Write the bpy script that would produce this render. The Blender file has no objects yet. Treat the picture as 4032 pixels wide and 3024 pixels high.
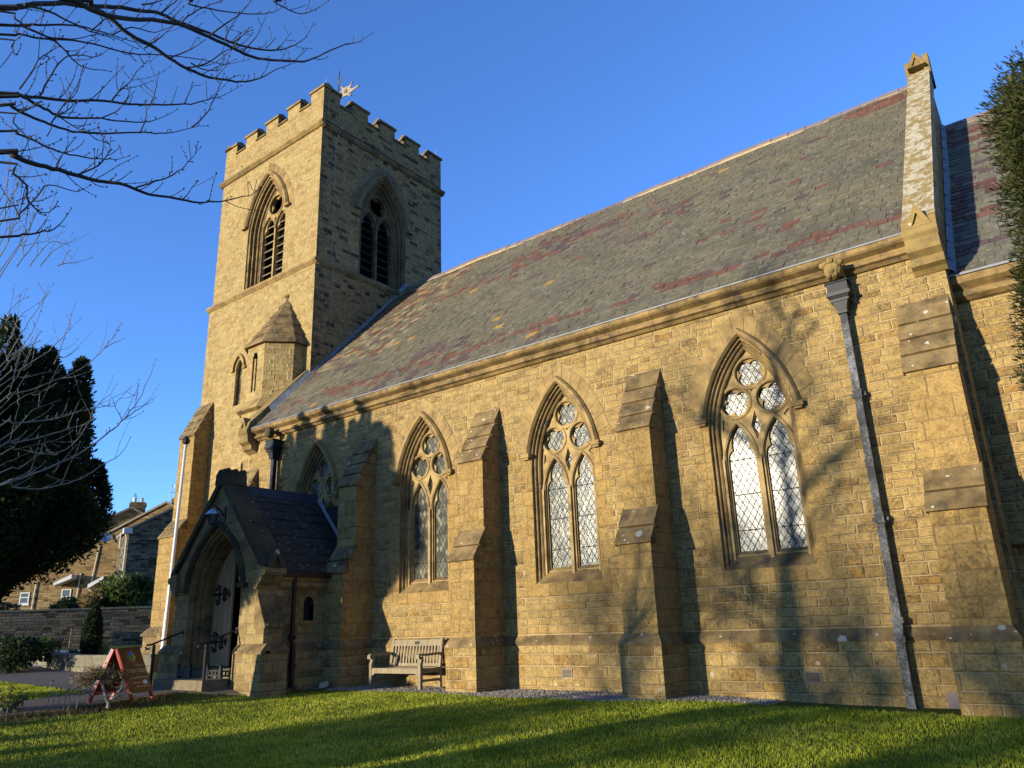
import bpy, bmesh, math, random
import numpy as np
from mathutils import Vector, Matrix
from mathutils.geometry import delaunay_2d_cdt
sc = bpy.context.scene
COL = sc.collection
R_ = math.radians
# ------------------------------------------------------------ camera
cd = bpy.data.cameras.new('camera'); cam = bpy.data.objects.new('camera', cd); COL.objects.link(cam)
cd.sensor_width = 36; cd.lens = 26.7385; cd.clip_start = .05; cd.clip_end = 2000
RX = Vector((0.786678, 0.616464, -0.033318)); DN = Vector((-0.210249, 0.216778, -0.953311)); FW = Vector((-0.580459, 0.756954, 0.300146))
M = Matrix((RX, -DN, -FW)).transposed().to_4x4(); M.translation = (0, -12.8, 1.25)
cam.matrix_world = M; sc.camera = cam
# ------------------------------------------------------------ light
SUN_EL = 6.0; SUN_AZ = (.34, 1.0)          # horizontal travel of the light
w = bpy.data.worlds.new('World'); sc.world = w; w.use_nodes = True
wt = w.node_tree; bgn = wt.nodes['Background']
sk = wt.nodes.new('ShaderNodeTexSky'); sk.sky_type = 'NISHITA'; sk.sun_disc = False
sk.sun_elevation = R_(SUN_EL); sk.sun_rotation = math.atan2(-SUN_AZ[0], -SUN_AZ[1]); sk.altitude = 200
sk.air_density = .85; sk.dust_density = 0.0; sk.ozone_density = 4.3
tn = wt.nodes.new('ShaderNodeMix'); tn.data_type = 'RGBA'; tn.blend_type = 'MULTIPLY'; tn.inputs[0].default_value = 1; tn.inputs[7].default_value = (1.08, .93, 1.05, 1)
wt.links.new(sk.outputs[0], tn.inputs[6]); wt.links.new(tn.outputs[2], bgn.inputs[0]); bgn.inputs[1].default_value = .137
sl = bpy.data.lights.new('sun', 'SUN'); sl.energy = 2.5; sl.angle = R_(.9); sl.color = (1, .91, .71)
so = bpy.data.objects.new('sun', sl); COL.objects.link(so); so.location = (-30, -60, 20)
h_ = math.hypot(*SUN_AZ)
so.rotation_euler = Vector((SUN_AZ[0], SUN_AZ[1], -h_*math.tan(R_(SUN_EL)))).to_track_quat('-Z', 'Y').to_euler()
vs = sc.view_settings; vs.view_transform = 'Standard'; vs.look = 'None'; vs.exposure = 1.95; vs.gamma = 1
sc.cycles.max_bounces = 5; sc.cycles.diffuse_bounces = 3; sc.cycles.glossy_bounces = 2; sc.cycles.transmission_bounces = 3
sc.cycles.transparent_max_bounces = 6; sc.cycles.use_adaptive_sampling = True
# ------------------------------------------------------------ node helper
class NT:
    def __init__(s, name):
        s.m = bpy.data.materials.new(name); s.m.use_nodes = True; s.t = s.m.node_tree
        s.b = s.t.nodes['Principled BSDF']; s.out = s.t.nodes['Material Output']
    def put(s, sock, v):
        if hasattr(v, 'is_linked') or isinstance(v, bpy.types.NodeSocket): s.t.links.new(v, sock)
        elif v is not None:
            if isinstance(v, (tuple, list)) and len(v) == 3 and sock.type == 'RGBA': v = (*v, 1)
            sock.default_value = v
    def nd(s, typ, ins=(), **pr):
        n = s.t.nodes.new(typ)
        for k, v in pr.items(): setattr(n, k, v)
        for k, v in (ins.items() if isinstance(ins, dict) else enumerate(ins)): s.put(n.inputs[k], v)
        return n
    def m_(s, op, a, b=None, c=None):
        n = s.t.nodes.new('ShaderNodeMath'); n.operation = op
        for i, v in enumerate((a, b, c)):
            if v is not None: s.put(n.inputs[i], v)
        return n.outputs[0]
    def noise(s, vec, scale, detail=3, rough=.55, dim='3D', out=0):
        n = s.nd('ShaderNodeTexNoise', {'Vector': vec, 'Scale': scale, 'Detail': detail, 'Roughness': rough}, noise_dimensions=dim); return n.outputs[out]
    def ramp(s, f, stops, interp='LINEAR'):
        n = s.t.nodes.new('ShaderNodeValToRGB'); n.color_ramp.interpolation = interp; e = n.color_ramp.elements
        while len(e) < len(stops): e.new(.5)
        for q, (p_, c) in zip(e, stops): q.position = p_; q.color = (*c, 1) if len(c) == 3 else c
        s.put(n.inputs[0], f); return n.outputs[0]
    def mr(s, v, a, b, c=0., d=1., smooth=True):
        n = s.nd('ShaderNodeMapRange', {0: v, 1: a, 2: b, 3: c, 4: d}); 
        if smooth: n.interpolation_type = 'SMOOTHSTEP'
        return n.outputs[0]
    def mix(s, f, a, b, mode='MIX'):
        n = s.t.nodes.new('ShaderNodeMix'); n.data_type = 'RGBA'; n.blend_type = mode; n.clamp_factor = True
        s.put(n.inputs[0], f); s.put(n.inputs[6], a); s.put(n.inputs[7], b); return n.outputs[2]
    def xyz(s, x, y, z=0.):
        return s.nd('ShaderNodeCombineXYZ', (x, y, z)).outputs[0]
    def bump(s, h, st=.6, dist=.02):
        return s.nd('ShaderNodeBump', {'Strength': st, 'Distance': dist, 'Height': h}).outputs[0]
    def fin(s, col, rough=.9, normal=None, spec=.3, metal=0.):
        s.put(s.b.inputs['Base Color'], col); s.put(s.b.inputs['Roughness'], rough)
        s.put(s.b.inputs['Specular IOR Level'], spec); s.put(s.b.inputs['Metallic'], metal)
        if normal is not None: s.put(s.b.inputs['Normal'], normal)
        return s.m
    def pos(s): return s.t.nodes.new('ShaderNodeNewGeometry').outputs['Position']
    def uv(s):
        return s.nd('ShaderNodeUVMap', uv_map='UVMap').outputs[0]

def spots(s, P, scale, thr, seed=0.):
    """sparse round lichen discs with random radius"""
    v = s.nd('ShaderNodeTexVoronoi', {'Vector': P, 'Scale': scale})
    wob = s.noise(P, scale*5, 2)
    r = s.nd('ShaderNodeTexWhiteNoise', {0: v.outputs['Position']}, noise_dimensions='3D').outputs[0]
    rad = s.mr(r, thr, 1., -.05, .36, False)
    d = s.m_('ADD', v.outputs['Distance'], s.m_('MULTIPLY', s.m_('SUBTRACT', wob, .5), .30))
    return s.m_('LESS_THAN', d, rad)

def masonry(name, h=.17, wd=.36, ramp=None, mortar=(.51, .40, .235), mw=.011, rock=.6, soot=.3, lich=0., seed=0., fine=.25, bd=.03, sootcol=(.055, .043, .027), edges=()):
    s = NT(name); UV = s.uv(); P = s.pos()
    sep = s.nd('ShaderNodeSeparateXYZ', (UV,)); u, v = sep.outputs[0], sep.outputs[1]
    v1 = s.m_('ADD', v, s.m_('MULTIPLY', s.noise(s.xyz(seed, s.m_('MULTIPLY', v, 1.9), 3.3), 1., 1), .24))
    vy = s.m_('DIVIDE', v1, h); row = s.m_('FLOOR', vy); fy = s.m_('SUBTRACT', vy, row)
    r = s.nd('ShaderNodeTexWhiteNoise', {1: s.m_('ADD', row, seed)}, noise_dimensions='1D').outputs[0]
    u1 = s.m_('ADD', s.m_('MULTIPLY', u, s.mr(r, 0, 1, .58, 1.45, False)), s.m_('MULTIPLY', r, 37.1))
    u2 = s.m_('ADD', u1, s.m_('MULTIPLY', s.noise(s.xyz(s.m_('MULTIPLY', u1, 1.6), s.m_('MULTIPLY', row, 3.71), seed), 1., 1), .34))
    ux = s.m_('DIVIDE', u2, wd); colm = s.m_('FLOOR', ux); fx = s.m_('SUBTRACT', ux, colm)
    wn = s.nd('ShaderNodeTexWhiteNoise', {0: s.xyz(colm, row, seed)}, noise_dimensions='3D')
    rv = wn.outputs[0]; rc = s.nd('ShaderNodeSeparateColor', (wn.outputs[1],))
    ex = s.m_('MULTIPLY', s.m_('MINIMUM', fx, s.m_('SUBTRACT', 1., fx)), wd)
    ey = s.m_('MULTIPLY', s.m_('MINIMUM', fy, s.m_('SUBTRACT', 1., fy)), h)
    nf = s.noise(P, 22., 3)
    e = s.m_('ADD', s.m_('MINIMUM', ex, ey), s.m_('MULTIPLY', s.m_('SUBTRACT', nf, .5), .022))
    msk = s.mr(e, mw*.45, mw*1.25)
    base = s.ramp(rv, [(p_, (c_[0]*.645, c_[1]*.585, c_[2]*.455)) for p_, c_ in ramp], 'LINEAR'); mortar = (mortar[0]*.655, mortar[1]*.58, mortar[2]*.465)
    nl = s.noise(P, .55, 4, .6); nm = s.noise(P, 7.5, 5, .72)
    base = s.mix(1., base, s.ramp(nm, [(.28, (.58, .55, .50)), (.5, (.95, .95, .95)), (.72, (1.2, 1.18, 1.12))]), 'MULTIPLY')
    if rock > .4: base = s.mix(1., base, s.ramp(s.noise(P, 26., 5, .8), [(.36, (.50, .46, .40)), (.48, (.93, .92, .90)), (.66, (1.16, 1.15, 1.12))]), 'MULTIPLY')
    # patches of soot / age: own shape, block by block
    sm = s.m_('ADD', s.m_('MULTIPLY', nl, .9), s.m_('MULTIPLY', rc.outputs[0], .55))
    sm = s.m_('MULTIPLY', s.mr(sm, .58, 1.02), soot)
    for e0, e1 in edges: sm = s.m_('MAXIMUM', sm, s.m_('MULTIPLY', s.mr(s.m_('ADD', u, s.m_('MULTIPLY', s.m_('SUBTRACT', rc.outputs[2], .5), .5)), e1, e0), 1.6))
    spk = s.mr(s.m_('ADD', s.m_('MULTIPLY', s.noise(P, 6., 4, .7), .5), s.m_('MULTIPLY', s.noise(P, 24., 3, .7), .5)), .38, .68)
    base = s.mix(s.m_('MULTIPLY', sm, spk), base, sootcol)
    col = s.mix(msk, s.mix(s.m_('MULTIPLY', s.mr(s.noise(P, 3., 4), .45, .65), .75), mortar, tuple(x*.5 for x in mortar)), base)
    if lich: col = s.mix(s.m_('MULTIPLY', spots(s, P, 8., 1-lich), .55), col, (.38, .35, .27))
    tilt = s.m_('MULTIPLY', s.m_('SUBTRACT', rc.outputs[1], .5), s.m_('SUBTRACT', fx, .5))
    rk = s.noise(s.nd('ShaderNodeVectorMath', (P, wn.outputs[1]), operation='ADD').outputs[0], 9., 4, .6)
    hgt = s.m_('ADD', s.mr(e, 0., bd, 0., .26), s.m_('MULTIPLY', s.m_('MULTIPLY', msk, rk), s.m_('MULTIPLY', s.mr(rc.outputs[2], 0, 1, .35, 1.3, False), rock)))
    hgt = s.m_('ADD', hgt, s.m_('MULTIPLY', tilt, .25*rock)); hgt = s.m_('ADD', hgt, s.m_('MULTIPLY', nf, fine*.3))
    return s.fin(col, .92, s.bump(hgt, .9, .042), .15)

SAND = [(0, (.30, .21, .10)), (.10, (.42, .31, .15)), (.35, (.455, .34, .165)), (.6, (.485, .365, .18)), (.85, (.44, .32, .145)), (.94, (.47, .295, .10)), (1, (.36, .26, .125))]
SANDT = [(0, (.36, .27, .14)), (.2, (.46, .36, .185)), (.5, (.50, .40, .215)), (.8, (.47, .365, .185)), (.94, (.47, .33, .14)), (1, (.40, .30, .15))]
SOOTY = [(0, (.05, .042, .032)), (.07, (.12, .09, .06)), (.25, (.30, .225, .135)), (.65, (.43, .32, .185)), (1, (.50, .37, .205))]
MAT = {}
MAT['nave_stone'] = masonry('rock faced sandstone', .142, .29, SAND, soot=1.0, rock=1.25, mw=.013)
MAT['tower_stone'] = masonry('tower sandstone', .155, .30, SANDT, mortar=(.56, .45, .27), soot=.5, rock=.5, seed=5.)
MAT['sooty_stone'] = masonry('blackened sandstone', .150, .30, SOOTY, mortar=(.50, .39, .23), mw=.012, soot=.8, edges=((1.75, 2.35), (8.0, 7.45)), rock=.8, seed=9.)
MAT['porch_stone'] = masonry('porch sandstone', .19, .36, [(0, (.20, .15, .08)), (.3, (.36, .28, .15)), (.7, (.42, .33, .18)), (1, (.30, .22, .11))], mortar=(.36, .30, .19), soot=.6, rock=.4, seed=3.)
MAT['quoin'] = masonry('dressed sandstone', .31, .52, [(0, (.38, .27, .12)), (.5, (.47, .34, .155)), (1, (.44, .31, .13))], mortar=(.36, .27, .15), mw=.007, soot=.7, rock=.45, seed=2., fine=.25)
MAT['plinth_stone'] = masonry('base course sandstone', .19, .40, SAND, soot=.85, rock=1.15, lich=.12, seed=7., mw=.013)
MAT['voussoir'] = masonry('arch stones', .44, .20, [(0, (.33, .24, .11)), (.5, (.46, .335, .155)), (1, (.40, .27, .11))], mw=.008, soot=.5, rock=.5, seed=1.)
MAT['voussoir_dark'] = masonry('sooty arch stones', .44, .20, SOOTY[1:4] and [(0, (.10, .085, .06)), (1, (.34, .28, .18))], mortar=(.34, .29, .2), mw=.008, soot=.6, rock=.5, seed=1.)
MAT['rubble'] = masonry('grey rubble stone', .13, .42, [(0, (.04, .038, .035)), (.25, (.12, .11, .10)), (.6, (.22, .205, .18)), (.85, (.32, .29, .24)), (1, (.26, .19, .11))], mortar=(.12, .11, .10), mw=.012, soot=.4, rock=.9, seed=11.)
MAT['house_stone'] = masonry('brown rubble stone', .17, .5, [(0, (.10, .07, .04)), (.25, (.26, .18, .09)), (.55, (.36, .26, .14)), (.8, (.42, .33, .2)), (1, (.33, .18, .07))], mortar=(.30, .24, .16), soot=.3, rock=.8, seed=13.)

def carved(name, c0=(.42, .31, .15), c1=(.20, .15, .085), soot=.5, lich=0., rough=.9, sc_=1.6):
    s = NT(name); P = s.pos()
    n = s.noise(P, sc_, 5, .65); f = s.noise(P, 30., 3)
    c0 = (c0[0]*.66, c0[1]*.59, c0[2]*.47); c1 = (c1[0]*.60, c1[1]*.52, c1[2]*.42)
    c = s.ramp(n, [(.3, c1), (.62, c0), (.85, tuple(min(1, x*1.12) for x in c0))])
    st = s.m_('MULTIPLY', s.mr(s.noise(P, 3.3, 5, .7), .5, .72), soot)
    c = s.mix(st, c, (.045, .04, .033))
    if lich:
        c = s.mix(s.m_('MULTIPLY', spots(s, P, 5.2, 1-lich), .7), c, (.40, .38, .31))
        c = s.mix(s.m_('MULTIPLY', spots(s, P, 15., 1-lich*.8), .75), c, (.44, .42, .34))
    return s.fin(c, rough, s.bump(s.m_('ADD', s.m_('MULTIPLY', f, .5), s.noise(P, 7., 4)), .45, .012), .15)
MAT['carved'] = carved('carved sandstone', (.42, .31, .15), (.22, .16, .085), .7, sc_=2.6)
MAT['tracery'] = carved('tracery stone', (.50, .385, .20), (.24, .175, .09), .6, sc_=3.5)
MAT['tracery_dark'] = carved('sooty tracery stone', (.20, .17, .12), (.09, .08, .06), .6)
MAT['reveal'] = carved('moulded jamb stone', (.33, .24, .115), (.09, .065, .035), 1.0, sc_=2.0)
MAT['weathered'] = carved('weathered capping stone', (.30, .225, .12), (.085, .064, .038), .7, .13, sc_=2.8)
MAT['mossy'] = carved('mossy coping stone', (.36, .27, .12), (.16, .125, .06), .5, .05)
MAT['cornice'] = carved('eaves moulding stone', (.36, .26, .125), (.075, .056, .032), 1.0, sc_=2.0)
MAT['dark_coping'] = carved('blackened coping stone', (.12, .095, .06), (.05, .042, .032), .6, .12)
s = NT('lichen covered coping'); P = s.pos()
n1 = s.noise(P, 3.6, 5, .65); n2 = s.noise(P, 10., 4, .65)
c = s.ramp(n2, [(.3, (.14, .10, .045)), (.7, (.27, .19, .08))])
c = s.mix(s.m_('MULTIPLY', s.mr(s.m_('ADD', s.m_('MULTIPLY', n1, .6), s.m_('MULTIPLY', n2, .4)), .485, .525), .95), c, s.ramp(s.noise(P, 14., 3), [(.3, (.24, .205, .135)), (.7, (.39, .345, .25))]))
MAT['lichen_coping'] = s.fin(c, .95, s.bump(s.noise(P, 12., 4), .4, .01), .1)

def simple(name, c, rough=.6, var=.25, sc_=6., metal=0., spec=.4, bump=0.):
    s = NT(name); P = s.pos(); n = s.noise(P, sc_, 4, .6)
    k = s.mix(1., c, s.ramp(n, [(.25, (1-var,)*3), (.75, (1+var*.6,)*3)]), 'MULTIPLY')
    return s.fin(k, rough, s.bump(n, bump, .01) if bump else None, spec, metal)
MAT['lead'] = simple('lead sheet', (.13, .135, .14), .55, .35, 3., 0., .5)
MAT['iron'] = simple('black painted iron', (.012, .012, .013), .5, .3, 8., 0., .25)
s = NT('worn painted iron'); P = s.pos()
f = s.mr(s.m_('ADD', s.m_('MULTIPLY', s.noise(P, 3.2, 5, .7), .6), s.m_('MULTIPLY', s.noise(P, 26., 3), .4)), .42, .66)
MAT['worn_iron'] = s.fin(s.mix(f, (.010, .012, .015), (.13, .13, .13)), .6, s.bump(s.noise(P, 40., 3), .2, .004), .22)
MAT['dark_void'] = simple('unlit interior', (.01, .01, .01), .9, .1)  # near-black colour painted in for the shade inside openings
MAT['white_pole'] = simple('white painted pole', (.50, .50, .50), .35, .06, 5.)
MAT['white_paint'] = simple('white window paint', (.42, .41, .39), .5, .08)
MAT['cream_pipe'] = simple('cream plastic pipe', (.45, .40, .31), .5, .08)
MAT['terracotta'] = simple('buff clay pot', (.52, .44, .33), .8, .2)
MAT['dark_pot'] = simple('dark clay pot', (.05, .045, .04), .8, .2)
MAT['gold_vane'] = simple('gilded metal', (.25, .19, .115), .5, .12, 8., .2, .4)
MAT['grey_metal'] = simple('galvanised metal', (.4, .4, .41), .4, .2, 8., .6)
MAT['mortar'] = simple('cream ridge mortar', (.33, .25, .12), .9, .25, 9., bump=.4)
MAT['ridge_tile'] = simple('purple grey ridge tile', (.17, .125, .12), .8, .3, 3., bump=.3)
MAT['dark_tile'] = simple('blue black ridge tile', (.03, .032, .04), .7, .3, 3.)
MAT['lamp_glass'] = simple('lantern glass', (.05, .055, .06), .1, .1, 5., 0., .6)
MAT['bark'] = simple('dark bark', (.045, .036, .028), .9, .45, 9., bump=.5)
MAT['pale_bark'] = simple('pale grey bark', (.19, .165, .125), .85, .35, 9., bump=.4)
MAT['red_paint'] = simple('red painted timber', (.30, .022, .014), .5, .15, 9.)
MAT['brown_board'] = simple('brown sign board', (.095, .030, .012), .35, .12, 2.)
MAT['gold_letters'] = simple('gold lettering', (.66, .45, .17), .5, .05)
MAT['sign_blue'] = simple('blue enamel', (.05, .20, .55), .4, .05)
MAT['sign_green'] = simple('green enamel', (.08, .30, .05), .4, .05)
MAT['sign_yellow'] = simple('yellow enamel', (.75, .50, .03), .4, .05)
MAT['sign_black'] = simple('black enamel', (.01, .01, .012), .4, .05)
MAT['paper'] = simple('white paper sticker', (.6, .6, .6), .7, .05)
MAT['pebble'] = simple('pale fieldstone', (.34, .29, .22), .9, .3, 9., bump=.5)
MAT['brick'] = simple('red brick', (.22, .09, .06), .9, .3, 9.)
MAT['vent'] = simple('terracotta air brick', (.20, .155, .095), .9, .15)
MAT['cable'] = simple('pale cable', (.22, .22, .20), .6, .1)

s = NT('slates'); P = s.pos(); at = s.nd('ShaderNodeAttribute', attribute_name='tint').outputs['Color']
c = s.mix(1., at, s.ramp(s.noise(P, 7., 4, .6), [(.25, (.60, .55, .48)), (.7, (.98, .88, .77))]), 'MULTIPLY')
c = s.mix(1., c, s.ramp(s.noise(P, .7, 5, .65), [(.3, (.80, .80, .80)), (.5, (1, 1, .98)), (.72, (1.22, 1.16, 1.0))]), 'MULTIPLY')
c = s.mix(s.m_('MULTIPLY', spots(s, P, 9., .05), .35), c, (.26, .24, .18))
MAT['slate'] = s.fin(c, .62, s.bump(s.noise(P, 16., 4), .25, .006), .35)

def wood(name, c0, c1, sx=1., rough=.75):
    s = NT(name); UV = s.uv(); mp = s.nd('ShaderNodeMapping', {0: UV, 3: (28*sx, 1.6, 1)}).outputs[0]
    n = s.noise(mp, 1., 5, .65); n2 = s.noise(s.pos(), 3., 3)
    c = s.mix(s.m_('MULTIPLY', n2, .5), s.ramp(n, [(.3, c1), (.65, c0)]), c1)
    return s.fin(c, rough, s.bump(n, .3, .004), .2)
MAT['door_wood'] = wood('pale oak door', (.40, .265, .14), (.24, .155, .08))
MAT['bench_wood'] = wood('silvered teak', (.28, .22, .135), (.13, .098, .058))

# leaded glazing: diamond lattice on a rippled reflective pane
s = NT('leaded glass'); UV = s.uv(); sep = s.nd('ShaderNodeSeparateXYZ', (UV,)); u, v = sep.outputs[0], sep.outputs[1]
D_ = .118
a = s.m_('DIVIDE', s.m_('ADD', u, s.m_('MULTIPLY', v, .62)), D_); b = s.m_('DIVIDE', s.m_('SUBTRACT', u, s.m_('MULTIPLY', v, .62)), D_)
fa = s.m_('ABSOLUTE', s.m_('SUBTRACT', s.m_('FRACT', a), .5)); fb = s.m_('ABSOLUTE', s.m_('SUBTRACT', s.m_('FRACT', b), .5))
lead_ = s.m_('GREATER_THAN', s.m_('MAXIMUM', fa, fb), .44)
bar = s.m_('LESS_THAN', s.m_('ABSOLUTE', s.m_('SUBTRACT', s.m_('FRACT', s.m_('DIVIDE', s.m_('ADD', v, .13), .62)), .5)), .014)
lm = s.m_('MAXIMUM', lead_, bar)
cell = s.xyz(s.m_('FLOOR', a), s.m_('FLOOR', b), 0.)
wn = s.nd('ShaderNodeTexWhiteNoise', {0: cell}, noise_dimensions='3D')
P = s.pos()
hb = s.m_('ADD', s.m_('MULTIPLY', s.noise(P, 45., 3), .6), s.m_('MULTIPLY', s.noise(P, 9., 2), .7))
bmp = s.bump(s.m_('ADD', hb, s.m_('MULTIPLY', wn.outputs[0], .05)), .28, .02)
g = s.ramp(wn.outputs[0], [(0, (.025, .026, .02)), (.6, (.075, .07, .05)), (1, (.16, .145, .095))])
s.put(s.b.inputs['Base Color'], s.mix(lm, g, (.02, .02, .02))); s.put(s.b.inputs['Roughness'], s.m_('ADD', .23, s.m_('MULTIPLY', lm, .5)))
s.put(s.b.inputs['Normal'], bmp); s.put(s.b.inputs['Specular IOR Level'], s.m_('SUBTRACT', .36, s.m_('MULTIPLY', lm, .33)))
MAT['glass'] = s.m
# ground
def grass_mat(name, c0, c1, c2):
    s = NT(name); P = s.pos(); at = s.nd('ShaderNodeAttribute', attribute_name='tint').outputs['Fac']
    c = s.ramp(s.m_('ADD', s.m_('MULTIPLY', at, .45), s.m_('MULTIPLY', s.mr(s.m_('ADD', s.m_('MULTIPLY', s.noise(P, .8, 4), .6), s.m_('MULTIPLY', s.noise(P, 3.5, 3), .4)), .32, .68), .55)), [(.2, c0), (.5, c1), (.85, c2)])
    s.fin(c, .6, None, .25)
    tr = s.nd('ShaderNodeBsdfTranslucent', {0: c}); mx = s.nd('ShaderNodeMixShader', {0: .45, 1: s.b.outputs[0], 2: tr.outputs[0]})
    s.t.links.new(mx.outputs[0], s.out.inputs[0]); return s.m
MAT['grass'] = grass_mat('grass blades', (.14, .18, .008), (.31, .35, .014), (.54, .53, .06))
MAT['turf'] = simple('turf soil', (.07, .085, .014), .95, .4, 5., spec=.1, bump=.5)
MAT['yew'] = grass_mat('yew needles', (.008, .018, .006), (.02, .038, .010), (.045, .06, .016))
MAT['yew_sunlit'] = grass_mat('sunlit yew needles', (.010, .016, .004), (.032, .040, .008), (.085, .085, .02))  # lighter, warmer yew needles: a sunlit tone put into the colour
MAT['leaf_green'] = grass_mat('shrub leaves', (.03, .05, .012), (.07, .10, .02), (.13, .15, .035))
MAT['leaf_yellow'] = grass_mat('yellow green leaves', (.08, .10, .02), (.17, .18, .04), (.28, .27, .07))
MAT['leaf_brown'] = grass_mat('dry brown leaves', (.10, .07, .03), (.19, .13, .05), (.30, .22, .09))
s = NT('asphalt'); P = s.pos(); n = s.noise(P, 90., 3, .7)
MAT['asphalt'] = s.fin(s.mix(s.noise(P, .8, 4), (.11, .082, .055), (.165, .13, .092)), .9, s.bump(n, .5, .01), .2)
MAT['road'] = simple('pale worn asphalt', (.20, .21, .225), .9, .15, 1.5, bump=.2)
s = NT('grey gravel'); P = s.pos(); v = s.nd('ShaderNodeTexVoronoi', {'Vector': P, 'Scale': 34.})
wn = s.nd('ShaderNodeTexWhiteNoise', {0: v.outputs['Position']}, noise_dimensions='3D').outputs[0]
MAT['gravel'] = s.fin(s.ramp(wn, [(0, (.09, .08, .065)), (.5, (.24, .21, .17)), (1, (.48, .42, .33))]), .9, s.bump(v.outputs['Distance'], 1., .03), .2)
s = NT('gravel pebbles'); wn = s.nd('ShaderNodeTexVoronoi', {'Vector': s.pos(), 'Scale': 30.}).outputs['Color']; MAT['pebbles'] = s.fin(s.ramp(s.nd('ShaderNodeSeparateColor', (wn,)).outputs[0], [(0, (.08, .066, .05)), (.5, (.18, .15, .115)), (1, (.36, .30, .22))]), .9, None, .2)
MAT['concrete'] = masonry('concrete copings', .5, .95, [(0, (.19, .185, .165)), (1, (.27, .26, .23))], mortar=(.09, .085, .075), mw=.008, soot=.3, rock=.15, seed=21.)
MAT['paving'] = masonry('stone paving', .6, .8, [(0, (.18, .16, .125)), (1, (.26, .225, .17))], mortar=(.07, .065, .055), mw=.008, soot=.4, rock=.2, seed=23.)
MAT['soil'] = simple('bed soil', (.06, .042, .025), .95, .4, 7., bump=.7)
# ------------------------------------------------------------ mesh helpers
class FR:
    """local frame: u along the face, n into the wall, v up"""
    def __init__(s, O, U, N, Z=(0, 0, 1)): s.O, s.U, s.N, s.Z = Vector(O), Vector(U), Vector(N), Vector(Z)
    def p(s, u, n, v): return s.O + s.U*u + s.N*n + s.Z*v
def SOUTH(y): return FR((0, y, 0), (1, 0, 0), (0, 1, 0))
def EAST(x): return FR((x, 0, 0), (0, 1, 0), (-1, 0, 0))
def ALONGX(y=0): return FR((0, y, 0), (0, 1, 0), (1, 0, 0))      # profile in (y,z), extruded along x
def ALONGY(x=0): return FR((x, 0, 0), (1, 0, 0), (0, 1, 0))      # profile in (x,z), extruded along y
FLAT = FR((0, 0, 0), (1, 0, 0), (0, 0, 1), (0, 1, 0))            # outline in (x,y), extruded along z

def inside(p, loop):
    x, y = p; c = False; j = len(loop)-1
    for i in range(len(loop)):
        xi, yi = loop[i]; xj, yj = loop[j]
        if (yi > y) != (yj > y) and x < (xj-xi)*(y-yi)/(yj-yi)+xi: c = not c
        j = i
    return c
def tess(loops):
    vs, es = [], []
    for l in loops:
        b = len(vs); vs += [Vector(p) for p in l]; es += [(b+i, b+(i+1) % len(l)) for i in range(len(l))]
    r = delaunay_2d_cdt(vs, es, [], 0, 1e-5); V = [tuple(v) for v in r[0]]; out = []
    for f in r[2]:
        c = (sum(V[i][0] for i in f)/len(f), sum(V[i][1] for i in f)/len(f))
        if sum(inside(c, l) for l in loops) % 2: out.append(tuple(f))
    return V, out

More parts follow.
